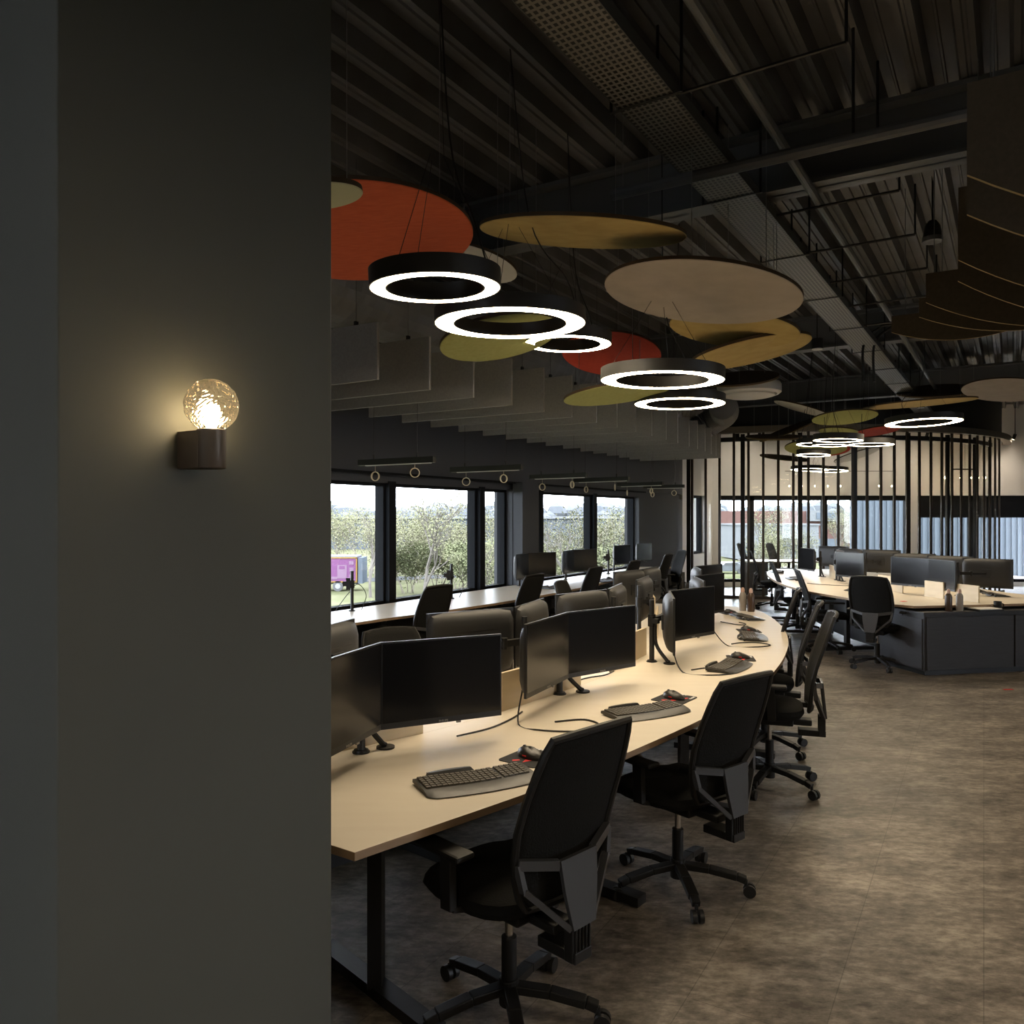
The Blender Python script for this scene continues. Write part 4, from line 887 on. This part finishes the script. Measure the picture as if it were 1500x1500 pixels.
# ------------------------------------------------------------------ office chair
def cushion(w,d,z0,h,cy=0,n=32,e=3.2,dome=.012):
    mb=MB(); vs=[];rows=[(0,.80),(.12*h,.93),(.45*h,1.0),(.8*h,.97),(.95*h,.88),(h,.6),(h+dome*.4,.3),(h+dome*.5,.01)]
    for z,s in rows:
        for k in range(n):
            a_=2*PI*k/n; ca_,sa=math.cos(a_),math.sin(a_); r=(abs(ca_)**e+abs(sa)**e)**(-1/e); vs.append((w/2*s*r*ca_,cy+d/2*s*r*sa,z0+z-(.018 if sa>.6 else 0)*(s)))
    return mb.add(vs,[(i*n+k,i*n+(k+1)%n,(i+1)*n+(k+1)%n,(i+1)*n+k) for i in range(len(rows)-1) for k in range(n)]+[tuple(range(n))[::-1]])
def make_chair():
    t=thing('office_chair','x','office chair')
    b=MB(); b.cyl((0,0,.05),.034,.09,18); 
    for k in range(5):
        a_=2*PI*k/5+.3; d=Vector((math.cos(a_),math.sin(a_),0)); pts=[d*.02+Vector((0,0,.11)),d*.14+Vector((0,0,.105)),d*.26+Vector((0,0,.085)),d*.30+Vector((0,0,.072))]
        for p,q in zip(pts[:-1],pts[1:]): b.bar(p,q,.045 if p.length<.2 else .036,.03)
    base=link('base',b,M['blackmat'],t,bevel=.004)
    for k in range(5):
        a_=2*PI*k/5+.3; d=Vector((math.cos(a_),math.sin(a_),0)); e=Vector((-d.y,d.x,0)); mb=MB(); mb.tube([d*.30+Vector((0,0,.075)),d*.30+Vector((0,0,.05))],.008,8)
        for s in (-1,1): mb.tube([d*.315+e*s*.006+Vector((0,0,.028)),d*.315+e*s*.024+Vector((0,0,.028))],.028,14)
        link('caster',mb,M['black'],base,smooth=True)
    link('gas_column',MB().cyl((0,0,.12),.026,.16,16).cyl((0,0,.28),.014,.14,14,mi=1),[M['blackmat'],M['silver']],t,smooth=True)
    m=link('mechanism',MB().box((0,-.01,.415),(.2,.26,.05)).box((0,-.17,.405),(.09,.16,.035)),M['blackmat'],t,bevel=.008); link('lever',MB().tube([(.1,.03,.41),(.22,.05,.405)],.006,6).box((.24,.052,.405),(.05,.025,.01)),M['blackmat'],m)
    link('seat',cushion(.49,.47,.44,.075,.03),M['fabric'],t,smooth=True)
    zs=[.50,.54,.60,.68,.76,.86,.95,1.01,1.05]; hw=[.150,.180,.200,.215,.222,.220,.208,.196,.180]; ys=[-.225,-.228,-.232,-.243,-.262,-.296,-.328,-.35,-.366]
    nx=12; mb=MB(); vs=[]
    for z,w,y in zip(zs,hw,ys):
        for k in range(nx+1): u=2*k/nx-1; vs.append((w*u,y-.028*(1-u*u),z+ (.012*(1-u*u) if z>1 else 0)))
    fs=[(i*(nx+1)+k,i*(nx+1)+k+1,(i+1)*(nx+1)+k+1,(i+1)*(nx+1)+k) for i in range(len(zs)-1) for k in range(nx)]
    o=link('backrest',mb.add(vs,fs),M['fabric'],t,smooth=True); sm=o.modifiers.new('s','SOLIDIFY'); sm.thickness=.012
    rim=[(-w,y,z) for z,w,y in zip(zs,hw,ys)]+[(hw[-1]*u,ys[-1]-.028*(1-u*u),zs[-1]+.012*(1-u*u)) for u in (-.6,-.2,.2,.6)]+[(w,y,z) for z,w,y in list(zip(zs,hw,ys))[::-1]]+[(hw[0]*u,ys[0]-.028*(1-u*u),zs[0]) for u in (.6,0,-.6)]
    link('back_frame',MB().tube(rim,.0125,8,closed=True),M['blackmat'],t,smooth=True)
    pl=[(-.085,.655),(.085,.655),(.075,.56),(.052,.44),(-.052,.44),(-.075,.56)]
    mb=MB(); n=len(pl); yb=lambda x,z:-.278-.024*(1-(x/.21)**2)-(.66-z)*.10
    f=[(x,yb(x,z),z) for x,z in pl]; g_=[(x,yb(x,z)-.014,z) for x,z in pl]; mb.add(f+g_,[tuple(range(n)),tuple(range(2*n-1,n-1,-1))]+[(i,i+n,(i+1)%n+n,(i+1)%n) for i in range(n)])
    for sg in (-1,1):
        mb.bar((sg*.212,-.252,.665),(sg*.08,-.298,.64),.022,.03); mb.bar((sg*.212,-.252,.665),(sg*.195,-.262,.58),.022,.018); mb.bar((sg*.195,-.262,.585),(sg*.05,-.318,.44),.022,.018)
    link('lumbar_bracket',mb,M['dgrey'],t)
    mb=MB(); mb.box((0,-.305,.39),(.09,.035,.12)); mb.box((0,-.25,.345),(.08,.16,.035))
    for k in range(5): mb.box((-.032+k*.016,-.325,.39),(.006,.008,.11))
    link('spine',mb,M['blackmat'],t,bevel=.003)
    for s in (-1,1):
        mb=MB(); mb.box((s*.275,0.03,.655),(.075,.25,.022)); pad=mb
        ar=link('armrest',pad,M['blackmat'],t,bevel=.009); link('arm_support',MB().bar((s*.27,.0,.64),(s*.275,-.01,.47),.05,.028).bar((s*.275,-.01,.475),(s*.12,-.01,.43),.05,.02),M['blackmat'],ar,bevel=.003)
    return t
CH=make_chair(); cfirst=[True]
def chair(x,y,tx,ty,label,sc=1,sz=1):
    """hub at x,y; faces towards tx,ty"""
    rz=math.atan2(-(tx),ty)
    if cfirst[0]: cfirst[0]=False; CH.location=(x,y,0); CH.rotation_euler=(0,0,rz); CH['label']=label; CH.scale=(sc,sc,sc*sz)
    else: dup(CH,(x,y,0),rz,label,scale=(sc,sc,sc*sz))
chair(-.01,2.66,-.70,.71,'black mesh office chair nearest the camera at the foreground desk')
chair(.76,3.60,-.64,.77,'black mesh office chair second nearest, its grey lumbar bracket showing',sz=.97)
chair(1.63,4.97,-.95,.30,'black mesh office chair with star base visible on the brown floor',sz=1.04)
chair(1.85,5.75,-.93,.36,'office chair tucked between two others at the desk curve',sz=1.025)
chair(2.10,6.85,-.93,.36,'office chair farthest along the foreground desk',sz=1.02)
chair(-.55,4.7,.62,-.78,'office chair on the far side of the foreground desk behind the first monitors',sz=.93)
chair(.82,7.6,.93,-.36,'office chair on the far side of the foreground desk, seen edge on')
chair(-.98,7.65,-.80,.60,'dark office chair at the window desk below the left window mullion',sz=.99)
chair(-.04,9.05,-.82,.57,'dark office chair at the window desk left of the first monitor pair',sz=.99)
chair(.78,10.35,-.84,.54,'dark office chair at the window desk below the second monitor pair',sz=.99)
chair(1.5,11.7,-.85,.52,'dark office chair at the window desk before the bare post')
chair(2.3,13.25,-.86,.5,'dark office chair at the window desk near the single monitors',sz=1.02)
chair(2.75,14.25,-.97,-.2,'turned office chair at the end of the window desk before the dark wall',sz=1.02)
chair(4.12,8.85,.62,.78,'office chair beside the low cabinet at the right desk, back to camera',sz=.985)
chair(4.01,9.99,.97,-.2,'office chair second from the cabinet at the right desk',sz=.965)
chair(4.22,11.6,.97,-.2,'office chair third from the cabinet at the right desk',sz=.97)
chair(4.80,14.5,.95,-.25,'office chair at the far end of the right desk by the slats',sz=1)
chair(5.55,17.9,.8,-.5,'grey lit office chair inside the meeting room, left one',sz=1.02)
chair(6.25,18.0,.7,-.6,'grey lit office chair inside the meeting room, right one',sz=1.02)

# ------------------------------------------------------------------ sconce on the column
u=.30; wpnt=c0+ca*.292
t=thing('wall_sconce','bronze wall sconce with cut glass globe on the dark column','wall lamp',(wpnt.x,wpnt.y,1.847),math.atan2(cb.y,cb.x))
link('wall_bracket',MB().box((.035,0,.0),(.07,.062,.082)),M['lampmetal'],t,bevel=.001)
link('lamp_body',MB().lathe([(.001,-.041),(.0295,-.041),(.031,-.039),(.031,.043),(.028,.045),(.001,.045)],(.075,0,0),40),M['lampmetal'],t,smooth=True)
gb=MB(); vs=[]; nn=56; rg=.0565; als=list(np.linspace(.52,PI-.02,30))
for i_,a_ in enumerate(als):
    for k in range(nn):
        rr=rg*(1+(.018 if (k+i_)%2 else -.016)+ .010*math.sin(k*2.3+i_*1.7)); ph=2*PI*(k+.5*(i_%2)+i_*.35)/nn; vs.append((rr*math.sin(a_)*math.cos(ph),rr*math.sin(a_)*math.sin(ph),.052-rr*math.cos(a_)))
gb.add([(x+.075,y,z+.045) for x,y,z in vs],[(i_*nn+k,i_*nn+(k+1)%nn,(i_+1)*nn+(k+1)%nn,(i_+1)*nn+k) for i_ in range(len(als)-1) for k in range(nn)])
link('glass_globe',gb,M['globe'],t)
link('bulb',MB().lathe([(.001,.0),(.010,.0),(.011,.012),(.016,.026),(.014,.042),(.006,.052),(.001,.054)],(.075,0,.047),20),M['bulb'],t,smooth=True)
